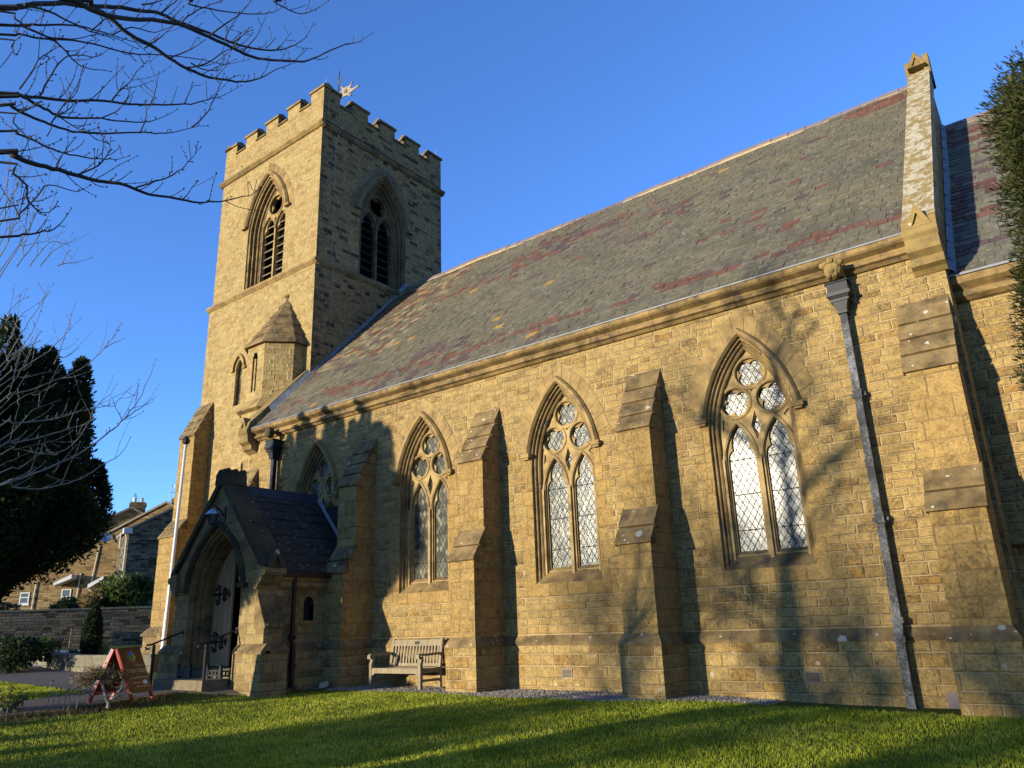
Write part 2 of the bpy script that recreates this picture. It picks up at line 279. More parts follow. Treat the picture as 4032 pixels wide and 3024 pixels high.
class MB:
    def __init__(s): s.v = []; s.f = []; s.t = []
    def add(s, vs, fs, tint=None):
        b = len(s.v); s.v += [tuple(v) for v in vs]
        for f in fs: s.f.append(tuple(i+b for i in f)); s.t.append(tint)
    def box(s, x0, x1, y0, y1, z0, z1, tint=None):
        s.add([(x, y, z) for z in (z0, z1) for y in (y0, y1) for x in (x0, x1)],
              [(0, 2, 3, 1), (4, 5, 7, 6), (0, 1, 5, 4), (2, 6, 7, 3), (0, 4, 6, 2), (1, 3, 7, 5)], tint)
        return s
    def prism(s, loops, fr, n0, n1, tint=None, back=True):
        if not isinstance(loops[0][0], (tuple, list)): loops = [loops]
        V, F = tess(loops)
        s.add([fr.p(u, n0, v) for u, v in V], F, tint)
        if back: s.add([fr.p(u, n1, v) for u, v in V], [tuple(reversed(f)) for f in F], tint)
        for l in loops:
            k = len(l)
            s.add([fr.p(u, n0, v) for u, v in l]+[fr.p(u, n1, v) for u, v in l], [(i, (i+1) % k, k+(i+1) % k, k+i) for i in range(k)], tint)
        return s
    def loft(s, rings, closed=True, cap=False, tint=None):
        k = len(rings[0]); vs = [p for r in rings for p in r]; fs = []
        for j in range(len(rings)-1):
            for i in range(k if closed else k-1):
                a, b = j*k+i, j*k+(i+1) % k; fs.append((a, b, b+k, a+k))
        if cap: fs += [tuple(range(k)), tuple(range(len(vs)-k, len(vs)))]
        s.add(vs, fs, tint); return s
    def tube(s, path, rad, n=6, cap=True, tint=None):
        P = [Vector(p) for p in path]
        if not isinstance(rad, (list, tuple)): rad = [rad]*len(P)
        rings = []; up = Vector((.123, .31, .94))
        for i, p in enumerate(P):
            d = (P[min(i+1, len(P)-1)]-P[max(i-1, 0)]).normalized()
            a = d.cross(up)
            if a.length < 1e-3: a = d.cross(Vector((1, 0, 0)))
            a.normalize(); b = d.cross(a)
            rings.append([p+(a*math.cos(2*math.pi*k/n)+b*math.sin(2*math.pi*k/n))*rad[i] for k in range(n)])
        return s.loft(rings, True, cap and n > 3, tint)
    def lathe(s, prof, c, n=12, tint=None):
        return s.loft([[(c[0]+r*math.cos(2*math.pi*k/n), c[1]+r*math.sin(2*math.pi*k/n), c[2]+z) for k in range(n)] for r, z in prof], True, True, tint)
    def build(s, name, mat, parent=None, smooth=False, east=None, uv=True, recalc=True):
        me = bpy.data.meshes.new(name); off = Vector((0, 0, 0)); q = parent
        while q is not None: off += q.location; q = q.parent
        V = np.array(s.v, dtype=np.float64)
        me.from_pydata((V-np.array(off)).tolist(), [], s.f)
        if recalc:
            bm = bmesh.new(); bm.from_mesh(me); bmesh.ops.recalc_face_normals(bm, faces=bm.faces); bm.to_mesh(me); bm.free()
        me.materials.append(MAT[mat])
        n = len(me.polygons)
        N = np.zeros(n*3); me.polygons.foreach_get('normal', N); N = N.reshape(-1, 3)
        if east:
            me.materials.append(MAT[east]); idx = (N[:, 0] > .8).astype(np.int32); me.polygons.foreach_set('material_index', idx)
        if uv:
            ls = np.zeros(n, np.int32); lt = np.zeros(n, np.int32); me.polygons.foreach_get('loop_start', ls); me.polygons.foreach_get('loop_total', lt)
            vi = np.zeros(len(me.loops), np.int32); me.loops.foreach_get('vertex_index', vi)
            co = np.zeros(len(me.vertices)*3); me.vertices.foreach_get('co', co); co = co.reshape(-1, 3)+np.array(off)
            fi = np.repeat(np.arange(n), lt); NN = N[fi].copy(); PP = co[vi]
            flat = np.abs(NN[:, 2]) > .985
            u = np.stack([-NN[:, 1], NN[:, 0], np.zeros(len(NN))], 1); u[flat] = (1, 0, 0)
            u /= np.linalg.norm(u, axis=1, keepdims=True)+1e-9
            # keep u pointing the same way round on opposite faces
            sg = np.where(np.abs(u[:, 0]) > np.abs(u[:, 1]), np.sign(u[:, 0]), np.sign(u[:, 1])); u *= sg[:, None]
            NN[flat] = (0, 0, 1); v = np.cross(NN, u); v *= np.where(np.abs(v[:, 2]) > .05, np.sign(v[:, 2]), 1)[:, None]
            lay = me.uv_layers.new(name='UVMap')
            lay.data.foreach_set('uv', np.stack([(PP*u).sum(1), (PP*v).sum(1)], 1).ravel())
        if any(t is not None for t in s.t):
            # per-face colour
            at = me.color_attributes.new('tint', 'FLOAT_COLOR', 'CORNER') if not isinstance(s.t[0], float) else None
            if at:
                lt = np.zeros(n, np.int32); me.polygons.foreach_get('loop_total', lt)
                c = np.array([(*(t or (.2, .2, .2)), 1.) for t in s.t]); at.data.foreach_set('color', np.repeat(c, lt, 0).ravel())
        if smooth: me.polygons.foreach_set('use_smooth', [True]*n)
        o = bpy.data.objects.new(name, me); COL.objects.link(o)
        if parent is not None: o.parent = parent
        return o
    def pieces(s, gap=.12):
        """one MB for each cluster of shells that touch"""
        n = len(s.v); up = list(range(n))
        def fd(i):
            while up[i] != i: up[i] = up[up[i]]; i = up[i]
            return i
        for f in s.f:
            for i in f[1:]: up[fd(i)] = fd(f[0])
        bb = {}
        for i, p in enumerate(s.v):
            r = fd(i); b = bb.setdefault(r, [list(p), list(p)])
            for k in range(3): b[0][k] = min(b[0][k], p[k]); b[1][k] = max(b[1][k], p[k])
        R = list(bb); cl = {r: r for r in R}
        def fc(r):
            while cl[r] != r: r = cl[r]
            return r
        for i, a in enumerate(R):
            for b in R[:i]:
                if all(bb[a][0][k] <= bb[b][1][k]+gap and bb[b][0][k] <= bb[a][1][k]+gap for k in range(3)): cl[fc(a)] = fc(b)
        out = {}
        for f, t in zip(s.f, s.t): out.setdefault(fc(fd(f[0])), []).append((f, t))
        res = []
        for L in out.values():
            m = MB(); ids = {}
            for f, t in L:
                for i in f:
                    if i not in ids: ids[i] = len(m.v); m.v.append(s.v[i])
                m.f.append(tuple(ids[i] for i in f)); m.t.append(t)
            res.append(m)
        return res
def tag(o, label, cat, group=None):
    o['label'] = label; o['category'] = cat
    if group: o['group'] = group
    return o
def thing(name, label, cat, loc, group=None):
    o = bpy.data.objects.new(name, None); COL.objects.link(o); o.location = loc; o.empty_display_size = .2
    return tag(o, label, cat, group)
def struct(o): o['kind'] = 'structure'; return o
def stuff(o): o['kind'] = 'stuff'; return o

# pointed arches: two arcs struck from the springing line
def arch_geo(half, rise):
    r = (rise*rise+half*half)/(2*half); return r, r-half            # radius, centre offset
def arch_arc(cx, half, zs, rise, d=0., n=14):
    """right springing -> apex -> left springing, offset outwards by d"""
    r, c = arch_geo(half, rise); r += d; a1 = math.acos(max(-1, min(1, c/r)))
    R = [(cx-c+r*math.cos(a1*i/n), zs+r*math.sin(a1*i/n)) for i in range(n+1)]
    return R+[(2*cx-x, z) for x, z in reversed(R[:-1])]
def arch_loop(cx, half, zb, zs, rise, d=0., n=14):
    return [(cx-half-d, zb), (cx+half+d, zb)]+arch_arc(cx, half, zs, rise, d, n)
def arch_band(cx, half, zs, rise, d0, d1, zl, n=14):
    A = [(cx+half+d1, zl)]+arch_arc(cx, half, zs, rise, d1, n)+[(cx-half-d1, zl)]
    B = [(cx+half+d0, zl)]+arch_arc(cx, half, zs, rise, d0, n)+[(cx-half-d0, zl)]
    return A+B[::-1]
def circ(cx, cz, r, n=20, a0=0.): return [(cx+r*math.cos(a0+2*math.pi*k/n), cz+r*math.sin(a0+2*math.pi*k/n)) for k in range(n)]
def foil(cx, cz, r, lobes=4, a0=.785, depth=.60, n=9):
    """n-foil: lobes of radius ~depth*r centred off the middle"""
    out = []; d = r*(1-depth); rl = r*depth; h = math.pi/lobes
    # half angle of each lobe arc where neighbouring lobes meet
    t = h+math.asin(min(1, d*math.sin(h)/rl))
    for k in range(lobes):
        a = a0+k*2*h; mx, mz = cx+d*math.cos(a), cz+d*math.sin(a)
        out += [(mx+rl*math.cos(a-t+2*t*i/n), mz+rl*math.sin(a-t+2*t*i/n)) for i in range(n)]
    return out
def cusped(cx, half, zb, zs, za):
    """trefoil headed light"""
    H = za-zs; R = [(cx+half, zs)]
    def bez(a, b, c, n=6): return [((1-t)**2*a[0]+2*t*(1-t)*b[0]+t*t*c[0], (1-t)**2*a[1]+2*t*(1-t)*b[1]+t*t*c[1]) for t in [(i+1)/n for i in range(n)]]
    k = (cx+half*.60, zs+H*.38)
    R += bez(R[0], (cx+half*1.06, zs+H*.36), k)
    R += bez(k, (cx+half*.86, zs+H*.72), (cx, za))
    L = [(2*cx-x, z) for x, z in reversed(R[:-1])]
    return [(cx-half, zb), (cx+half, zb)]+R+L
def ring(mb, fr, cx, cz, r, rt, n0, seg=28):
    """half round moulding round a circle"""
    pr = [(-rt, 0), (-rt*.7, -rt*.7), (0, -rt), (rt*.7, -rt*.7), (rt, 0)]
    mb.loft([[fr.p(cx+(r+a)*math.cos(2*math.pi*k/seg), n0+b, cz+(r+a)*math.sin(2*math.pi*k/seg)) for k in range(seg)] for a, b in pr])
def bead(mb, fr, pts, rt, n0):
    mb.tube([fr.p(u, n0, v) for u, v in pts], rt, 6)

def slates(mb, O, U, Vd, W, L, row, sw, tint, rng, edge=.019):
    O, U, Vd = Vector(O), Vector(U).normalized(), Vector(Vd).normalized(); N = U.cross(Vd); 
    if N.z < 0: N = -N
    nr = int(math.ceil(L/row))
    for j in range(nr):
        x = -rng.random()*sw if j % 2 else -sw*.5*rng.random()
        while x < W:
            wd = sw*rng.uniform(.78, 1.28); a, b = max(0, x), min(W, x+wd-.008)
            if b-a > .02:
                dv = rng.gauss(0, .004); v0 = max(0, j*row+dv); v1 = min(L, j*row+row*1.5); e = edge*rng.uniform(.8, 1.7)+.02*vnoise(a*.6, v0*.7, 9); tl = rng.gauss(0, .0022)
                p = [O+U*a+Vd*v0+N*(e+tl), O+U*b+Vd*v0+N*(e-tl), O+U*b+Vd*v1+N*(.001+.02*vnoise(a*.6, v1*.7, 9)), O+U*a+Vd*v1+N*(.001+.02*vnoise(a*.6, v1*.7, 9)), O+U*a+Vd*v0-N*.012, O+U*b+Vd*v0-N*.012]
                mb.add(p, [(0, 1, 2, 3), (4, 5, 1, 0)], tint(a+wd/2, j*row, j))
            x += wd
def vnoise(x, y, s=0):
    """cheap smooth value noise 0..1"""
    def h(i, j): 
        n = (i*374761393+j*668265263+s*974711) & 0x7fffffff; n = (n ^ (n >> 13))*1274126177 & 0x7fffffff; return ((n ^ (n >> 16)) & 0xffff)/65535
    i, j = math.floor(x), math.floor(y); a, b = x-i, y-j; a = a*a*(3-2*a); b = b*b*(3-2*b)
    return (h(i, j)*(1-a)+h(i+1, j)*a)*(1-b)+(h(i, j+1)*(1-a)+h(i+1, j+1)*a)*b
# ------------------------------------------------------------ ground heights
def sst(a, b, x): t = max(0, min(1, (x-a)/(b-a))); return t*t*(3-2*t)
def gz(x, y):
    z = .13*sst(-14.9, -15.7, x)+.10*sst(-18, -25, x)+.62*sst(-25.5, -42, x)+1.5*sst(-46, -62, x)
    z -= .08*sst(-7, -3, x)*sst(-9, -1, y)
    z -= .040*max(0., -y-1.6)*sst(-15.5, -11., x)*(1 if y > -22 else max(0, 1-(-22-y)/40))
    z += .06*sst(-3.4, -2.6, y)*sst(-17.8, -17.3, x)*sst(-14.7, -15.2, x)
    z += .025*(vnoise(x*.35, y*.35, 3)-.5)*sst(-.9, -1.8, y)
    return z
# ============================================================ THE CHURCH
church = thing('church', 'golden sandstone village church with square battlemented tower and steep slate roof', 'church', (-10, 3, 0))
def part(mb, name, mat, label=None, parent=None, split=False, **k):
    if split:
        for m in mb.pieces(): o = part(m, name, mat, label, parent, **k)
        return o
    o = mb.build(name, mat, parent or church, **k)
    if label: o['label'] = label
    return o
rng = random.Random(4)
XW, XE = -19.72, -1.2
WX = (-16.53, -12.55, -8.59, -4.588)
W_HALF, W_ZB, W_ZS, W_RISE = .78, 1.99, 4.32, 1.70
# --- nave south wall with its four pointed openings
f0 = SOUTH(0)
mb = MB(); mb.prism([[(XW, -.4), (XE, -.4), (XE, 6.75), (XW, 6.75)]]+[arch_loop(c, W_HALF, W_ZB, W_ZS, W_RISE) for c in WX], f0, 0, .06)
mb.box(XW, XE, .75, .9, -.4, 6.75)
nave = part(mb, 'nave_wall', 'nave_stone')
mb = MB(); mb.box(XW, XW+.3, .06, 11.9, -.4, 6.9); mb.box(XW+.3, XE-.4, 11.7, 11.9, -.4, 6.9)
mb.prism([(0.06, -.4), (12, -.4), (12, 6.9), (6, 13.3), (0.06, 6.9)], FR((XE, 0, 0), (0, 1, 0), (-1, 0, 0)), 0, .38)
part(mb, 'gable_wall', 'nave_stone')

def window(cx, mats=('tracery', 'reveal')):
    # moulded jambs and arch stepping back to the tracery
    zb = lambda d, n: W_ZB+n*1.05
    prof = [(0, 0), (-.012, .03), (-.012, .06), (-.05, .065), (-.062, .09), (-.055, .12), (-.095, .125), (-.118, .15), (-.118, .34)]
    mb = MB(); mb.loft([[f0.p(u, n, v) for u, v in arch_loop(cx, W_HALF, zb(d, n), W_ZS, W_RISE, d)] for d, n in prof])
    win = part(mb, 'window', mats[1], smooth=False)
    c2 = cx+.02
    out = arch_loop(cx, W_HALF, 2.18, W_ZS, W_RISE, -.112)
    LZ, LA = 3.92, 4.56
    circles = [(c2, 5.44), (c2-.335, 4.93), (c2+.335, 4.93)]
    lights = (c2-.345, c2+.345)
    front = [out]+[circ(x, z, .262, 24) for x, z in circles]+[arch_loop(x, .272, 2.24, LZ-.05, LA-LZ+.02) for x in lights]
    front += [[(c2, 4.20), (c2+.09, 4.46), (c2, 4.72), (c2-.09, 4.46)], [(c2-.06, 5.17), (c2, 5.07), (c2+.06, 5.17)]]+[[(c2+s_*.60, 4.66), (c2+s_*.625, 4.44), (c2+s_*.50, 4.565)][::s_] for s_ in (1, -1)]
    mb = MB(); mb.prism(front, f0, .215, .255, back=False)
    back = [out]+[foil(x, z, .262, 4, a, .46, 11) for (x, z), a in zip(circles, (.785, .5, 1.07))]+[cusped(x, .25, 2.26, LZ-.12, LA-.05) for x in lights]
    back += [[(c2, 4.25), (c2+.075, 4.46), (c2, 4.67), (c2-.075, 4.46)]]
    mb.prism(back, f0, .255, .32)
    for x, z in circles: ring(mb, f0, x, z, .29, .034, .218)
    for x in lights: bead(mb, f0, arch_arc(x, .272, LZ-.05, LA-LZ+.02, .034), .034, .213)
    for x in (cx-.65, c2, cx+.65): mb.box(x-.034, x+.034, .165, .22, 2.16, LZ)
    part(mb, 'tracery', mats[0], parent=win)
    mb = MB(); mb.prism(arch_loop(cx, W_HALF, 2.1, W_ZS, W_RISE, -.10), f0, .30, .302)
    part(mb, 'glass', 'glass', parent=win)
    mb = MB(); zl = 4.63
    prof = [(.035, 0), (.035, -.06), (.07, -.115), (.13, -.115), (.165, -.05), (.165, 0)]
    arcs = [[(cx+W_HALF+d, zl)]+arch_arc(cx, W_HALF, W_ZS, W_RISE, d)[0:0] for d, n in prof]
    rows = []
    for d, n in prof:
        A = [p for p in arch_arc(cx, W_HALF, W_ZS, W_RISE, d, 22) if p[1] > zl]
        rows.append([f0.p(u, n, v) for u, v in [(cx+W_HALF+d-.01, zl)]+A+[(cx-W_HALF-d+.01, zl)]])
    k = min(len(r) for r in rows); rows = [r[:k//2]+r[-(k-k//2):] for r in rows]
    mb.loft(rows, closed=False)
    for sgn in (-1, 1):
        a, b = sorted((cx+sgn*(W_HALF-.01), cx+sgn*(W_HALF+.19))); mb.box(a, b, -.12, 0.01, zl-.05, zl+.035); mb.box(a+.03, b-.03, -.09, 0.01, zl-.09, zl-.05)
    part(mb, 'hood_mould', 'carved' if mats[0] == 'tracery' else 'tracery_dark', parent=win)
    return win
WINS = [window(c) for c in WX]
# dressed stones round the windows and the stone arch rings over them
for c, wn_ in zip(WX, WINS):
    mb = MB(); z = W_ZB-.22; k = 0
    while z < 4.5:
        hgt = .31; wj = (.30, .17)[k % 2]
        for sgn in (-1, 1):
            a, b = sorted((c+sgn*(W_HALF+.001), c+sgn*(W_HALF+wj))); mb.box(a, b, -.004, .01, z+.004, min(4.62, z+hgt-.004))
        z += hgt; k += 1
    mb.box(c-W_HALF-.1, c+W_HALF+.1, -.006, .012, W_ZB-.24, W_ZB-.003); part(mb, 'window_dressing', 'quoin', parent=wn_, split=True)
for c, wn_ in zip(WX, WINS):
    mb = MB()
    for i in range(17):
        A0, A1 = arch_arc(c, W_HALF, W_ZS, W_RISE, .17, 34), arch_arc(c, W_HALF, W_ZS, W_RISE, .46, 34)
        a = i*4; b = min(68, a+4)
        if A0[min(a, 68)][1] < 4.6 or A0[b][1] < 4.6: continue
        q = [A0[a], A0[(a+b)//2], A0[b], A1[b], A1[(a+b)//2], A1[a]]
        cxq = sum(p[0] for p in q)/6; czq = sum(p[1] for p in q)/6; k = .965
        q = [(cxq+(x-cxq)*k, czq+(z-czq)*.975) for x, z in q]
        mb.prism(q, f0, -.008-.006*rng.random(), .01, back=False)
    part(mb, 'relieving_arch', 'carved', parent=wn_)
# --- buttresses
def capping(mb, x0, x1, yA, zA, yB, zB, n, lip=.05):
    """n sloping stones from the front edge (yA,zA) up to (yB,zB), each with a drip"""
    for i in range(n):
        a, b = i/n, (i+1)/n; ya, yb = yA+(yB-yA)*a, yA+(yB-yA)*b; za, zb_ = zA+(zB-zA)*a, zA+(zB-zA)*b
        g = .006*i
        ka = (zb_-za)/(yb-ya); ye = yb-(lip+.012)*(i < n-1)
        mb.prism([(ya-lip, za+.022*(i > 0)), (ya-lip, za+.05), (ye, za+.05+(ye-ya+lip)*ka*.85), (ye+.03, za+.05+(ye-ya+lip)*ka*.85), (ye+.03, za-.02), (ya+.03, za-.02)], ALONGX(), x0-.03+rng.uniform(-.006, .006), x1+.03+rng.uniform(-.006, .006))
def buttress(x0, x1, yu=-.615, yl=-.95, zu=4.60, zt=5.76, zl=2.50, zlt=3.10, z0=-.4):
    mb = MB()
    mb.prism([(yl, 1.0), (yl, zl), (yu, zlt-.06), (yu, zu), (-.01, zt-.06), (.05, zt-.06), (.05, 1.0)], ALONGX(), x0, x1)
    b = part(mb, 'buttress', 'quoin')
    mb = MB(); capping(mb, x0, x1, yu, zu, 0, zt, 4); part(mb, 'capping', 'weathered', parent=b)
    mb = MB(); capping(mb, x0, x1, yl, zl, yu+.02, zlt, 2); part(mb, 'capping', 'weathered', parent=b)
    mb = MB(); mb.box(x0-.07, x1+.07, yl-.07, .05, z0, .82); part(mb, 'base', 'plinth_stone', parent=b)
    mb = MB(); a = [(x0-.085, yl-.085), (x1+.085, yl-.085), (x1+.085, .02), (x0-.085, .02)]; c = [(x0, yl), (x1, yl), (x1, .02), (x0, .02)]
    mb.loft([[(x, y, .82) for x, y in a], [(x, y, .87) for x, y in a], [(x, y, 1.02) for x, y in c]], cap=True); part(mb, 'base_capping', 'weathered', parent=b)
for xr in (-14.21, -10.21, -6.235): buttress(xr-.65, xr)
buttress(-1.955, -1.262, -.5, -.82, 4.65, 5.80, 2.54, 3.11)
buttress(-19.9, -19.27, -.6, -.95, 4.45, 5.72)
# --- base course
mb = MB(); mb.box(XW-.02, XE+.02, -.085, 0, -.4, .82); part(mb, 'plinth', 'plinth_stone')
mb = MB(); x = XW-.02; 
while x < XE: 
    L = rng.uniform(.7, 1.15); b = min(XE+.02, x+L); mb.prism([(-.10, .822), (-.10, .865+.006*rng.random()), (-.004, 1.0+.012*rng.random()), (.02, 1.0), (.02, .822)], ALONGX(), x, b-.006); x += L
part(mb, 'plinth_capping', 'weathered')
# --- eaves cornice and lead
mb = MB(); x = XW+.3
while x < -1.64:
    L = rng.uniform(.7, 1.0); b = min(-1.64, x+L); o = rng.uniform(-.004, .004)
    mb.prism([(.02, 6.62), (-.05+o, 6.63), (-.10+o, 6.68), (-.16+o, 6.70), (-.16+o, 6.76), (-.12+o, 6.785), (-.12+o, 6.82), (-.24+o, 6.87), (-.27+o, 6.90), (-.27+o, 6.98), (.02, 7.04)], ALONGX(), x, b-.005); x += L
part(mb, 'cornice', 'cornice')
mb = MB(); mb.prism([(-.29, 6.975), (-.29, 7.0), (-.20, 7.05), (-.1, 7.07), (-.1, 6.975)], ALONGX(), XW+.3, -1.64); part(mb, 'lead_gutter', 'lead')
# --- nave roof: every slate laid separately
EY, EZ, RY, RZ = -.22, 7.02, 6.0, 13.66
SL = Vector((0, RY-EY, RZ-EZ)); SLEN = SL.length; SLn = SL.normalized()
rr = random.Random(11)
def roof_tint(u, v, j):
    x = -19.4+u; t = v/SLEN; k = rr.uniform(.86, 1.14); r = rr.random()
    g = (.124*k, .117*k, .084*k)
    red, pur, crm, och = (.135*k, .068*k, .046*k), (.092*k, .068*k, .066*k), (.24*k, .20*k, .125*k), (.20*k, .135*k, .055*k)
    n = vnoise(x*.55, v*.9, 5); n2 = vnoise(x*.9+9, v*1.3, 8)
    if j == 4 and r < .35+.5*(n > .34): return red if rr.random() < .7 else pur
    if j == 3 and r < .25+.5*(n > .6): return red
    if j == 5 and r < .10+.3*(n2 > .62): return red
    if x < -15.6 and .30 < t < .93 and n2 > .40-.14*(t-.4): 
        return (crm, red, g, g, crm, g, pur, crm)[rr.randrange(8)] if rr.random() < .94 else och
    if x < -11.2 and t > .62 and n > .55: return (red, red, pur, g, g)[rr.randrange(5)]
    if -12.5 < x < -6.8 and t > .48 and n2 > .66: return (pur, pur, red, g)[rr.randrange(4)]
    if x > -3.0 and .86 < t < .95 and n > .42: return red
    if t < .3 and n2 > .72 and r < .5: return pur
    if r < .018: return red
    if r < .032: return pur
    if r < .040 and x < -6: return (.32, .21, .05)
    return g
mb = MB(); slates(mb, (-19.4, EY, EZ), (1, 0, 0), SLn, 17.82, SLEN, .198, .275, roof_tint, rr)
roof = part(mb, 'nave_roof', 'slate')
mb = MB(); mb.add([(-19.4, EY, EZ-.03), (-1.5, EY, EZ-.03), (-1.5, RY, RZ-.03), (-19.4, RY, RZ-.03), (-19.4, 12.2, EZ-.03), (-1.5, 12.2, EZ-.03)], [(0, 1, 2, 3), (3, 2, 5, 4)]); part(mb, 'roof_boarding', 'dark_tile', parent=roof)
mb = MB(); m2 = MB(); x = -19.36
while x < -1.64:
    L = .46; b = min(-1.64, x+L); dz = .03*math.sin(x*.7)+.02*math.sin(x*1.9)+rr.uniform(-.006, .006); c = SLn
    mb.prism([(RY-.205, RZ-.165+dz), (RY-.195, RZ-.12+dz), (RY-.03, RZ+.045+dz), (RY+.03, RZ+.045+dz), (RY+.19, RZ-.155+dz), (RY+.20, RZ-.185+dz)], ALONGX(), x+.004, b-.006)
    m2.prism([(RY-.265, RZ-.27+dz), (RY-.245, RZ-.195+dz), (RY-.20, RZ-.165+dz), (RY-.18, RZ-.2+dz)], ALONGX(), x, b)
    x += L
rt_ = part(mb, 'ridge_tiles', 'ridge_tile', parent=roof); part(m2, 'ridge_mortar', 'mortar', parent=roof)
# --- stone copings on the gables
def raked_coping(mb, xa, xb, y0, y1, raise_=.10, th=.5, n=6):
    k = 1.085; z = lambda y: 7.02+raise_+k*(y+.3)
    for i in range(n):
        a, b = y0+(y1-y0)*i/n, y0+(y1-y0)*(i+1)/n-.006
        mb.prism([(a, z(a)), (b, z(b)), (b+.3*.73, z(b)-.3*.68-.1), (a+.3*.73, z(a)-.3*.68-.1)], ALONGX(), xa, xb)
mb = MB(); raked_coping(mb, -1.63, -1.15, -.30, 6.14); 
cop = part(mb, 'gable_coping', 'lichen_coping', 'pale lichen blotched stone coping running up the east gable')
mb = MB()
mb.prism([(-.36, 6.80), (-.40, 6.86), (-.40, 6.95), (-.30, 7.14), (.1, 7.5), (.1, 6.8)], ALONGX(), -1.64, -1.14)
mb.prism([(-.02, 6.3), (-.10, 6.36), (-.20, 6.40), (-.22, 6.52), (-.34, 6.60), (-.36, 6.8), (.1, 6.8), (.1, 6.3)], ALONGX(), -1.63, -1.15)
part(mb, 'kneeler', 'mossy', parent=cop)
def gablet(mb, fr, cx, z, n0, s=1.):
    """little stone gable with a sunk trefoil panel"""
    mb.prism([[(cx-.19*s, z), (cx+.19*s, z), (cx+.03*s, z+.34*s), (cx, z+.40*s), (cx-.03*s, z+.34*s)], [(cx-.09*s, z+.03*s), (cx+.09*s, z+.03*s), (cx, z+.24*s)]], fr, n0, n0+.32*s)
    mb.prism([(cx-.17*s, z+.01), (cx+.17*s, z+.01), (cx, z+.34*s)], fr, n0+.05*s, n0+.34*s)
mb = MB(); gablet(mb, SOUTH(0), -1.39, 6.98, -.39); part(mb, 'gablet', 'mossy', parent=cop)
mb = MB(); gablet(mb, SOUTH(0), -1.39, 13.95, 5.72, 1.05); mb.box(-1.66, -1.12, 5.95, 6.25, 13.5, 14.28); mb.prism([(5.9, 13.5), (5.9, 14.26), (6.02, 14.40), (6.2, 14.40), (6.3, 14.2), (6.3, 13.5)], ALONGX(), -1.25, -1.12)
mb.tube([(-1.39, 6.0, 14.25), (-1.39, 6.0, 14.45)], [.11, .05], 7); part(mb, 'apex_stone', 'mossy', parent=cop)
mb = MB(); raked_coping(mb, -19.82, -19.40, -.30, 1.7, .16, .5, 3)
cop = part(mb, 'gable_coping', 'mossy', 'short stone coping at the tower end of the eaves')
mb = MB(); mb.prism([(-.36, 6.80), (-.40, 6.86), (-.40, 6.95), (-.30, 7.2), (.1, 7.6), (.1, 6.8)], ALONGX(), -19.84, -19.38)
mb.prism([(-.02, 6.3), (-.10, 6.36), (-.20, 6.40), (-.22, 6.52), (-.34, 6.60), (-.36, 6.8), (.1, 6.8), (.1, 6.3)], ALONGX(), -19.83, -19.39)
part(mb, 'kneeler', 'mossy', parent=cop)
mb = MB(); gablet(mb, SOUTH(0), -19.62, 6.98, -.39, .95); part(mb, 'gablet', 'mossy', parent=cop)
mb = MB()   # lead flashing where the slates meet the tower
for i in range(24):
    a, b = i/24, (i+1)/24; p0, p1 = Vector((-19.37, EY+.5, EZ+.53)).lerp(Vector((-19.37, RY, RZ)), a), Vector((-19.37, EY+.5, EZ+.53)).lerp(Vector((-19.37, RY, RZ)), b)
    o = .02*(i % 2); mb.add([p0+Vector((.16, 0, .03)), p1+Vector((.16, 0, .03)), p1+Vector((.015, 0, .24+o)), p0+Vector((.015, 0, .24+o))], [(0, 1, 2, 3)])
part(mb, 'lead_flashing', 'lead')
# --- chancel
CY = .55
mb = MB(); mb.box(XE, 5., CY, CY+.4, -.4, 6.15); part(mb, 'chancel_wall', 'nave_stone')
mb = MB(); mb.prism([(CY+.02, 5.88), (CY-.06, 5.9), (CY-.15, 5.95), (CY-.15, 6.02), (CY-.11, 6.06), (CY-.25, 6.14), (CY-.26, 6.25), (CY+.02, 6.29)], ALONGX(), XE, 5.); part(mb, 'cornice', 'cornice')
mb = MB(); mb.prism([(CY, 2.05), (CY-.1, 2.1), (CY-.1, 2.16), (CY, 2.24)], ALONGX(), XE, 5.); part(mb, 'string_course', 'carved')
mb = MB(); mb.box(XE, 5., CY-.1, CY, -.4, .8); part(mb, 'plinth', 'plinth_stone')
rc_ = random.Random(5)
def ch_tint(u, v, j):
    k = rc_.uniform(.85, 1.15); r = rc_.random(); n = vnoise(u*.9, v*.9, 2)
    if (n > .66 and r < .6) or r < .06: return (.115*k, .062*k, .05*k)
    if r < .2: return (.10*k, .07*k, .075*k)
    return (.14*k, .14*k, .115*k)
c0, c1 = Vector((XE, CY-.24, 6.30)), Vector((XE, RY, 12.18)); cs = c1-c0
mb = MB(); slates(mb, c0, (1, 0, 0), cs, 6.2, cs.length, .2, .28, ch_tint, rc_); croof = part(mb, 'chancel_roof', 'slate')
mb = MB(); mb.add([c0-Vector((0, 0, .03)), c0+Vector((6.2, 0, -.03)), c1+Vector((6.2, 0, -.03)), c1-Vector((0, 0, .03))], [(0, 1, 2, 3)]); mb.box(XE, 5, RY+.01, RY+.2, 5.9, 12.1); part(mb, 'roof_boarding', 'dark_tile', parent=croof)
mb = MB(); m2 = MB(); x = XE+.01
while x < 4.8:
    mb.prism([(RY-.20, 12.0), (RY-.03, 12.23), (RY+.03, 12.23), (RY+.2, 12.0)], ALONGX(), x+.004, x+.454); m2.prism([(RY-.26, 11.92), (RY-.24, 11.98), (RY-.18, 12.01), (RY-.16, 11.97)], ALONGX(), x, x+.46); x += .46
part(mb, 'ridge_tiles', 'ridge_tile', parent=croof); part(m2, 'ridge_mortar', 'mortar', parent=croof)
mb = MB()
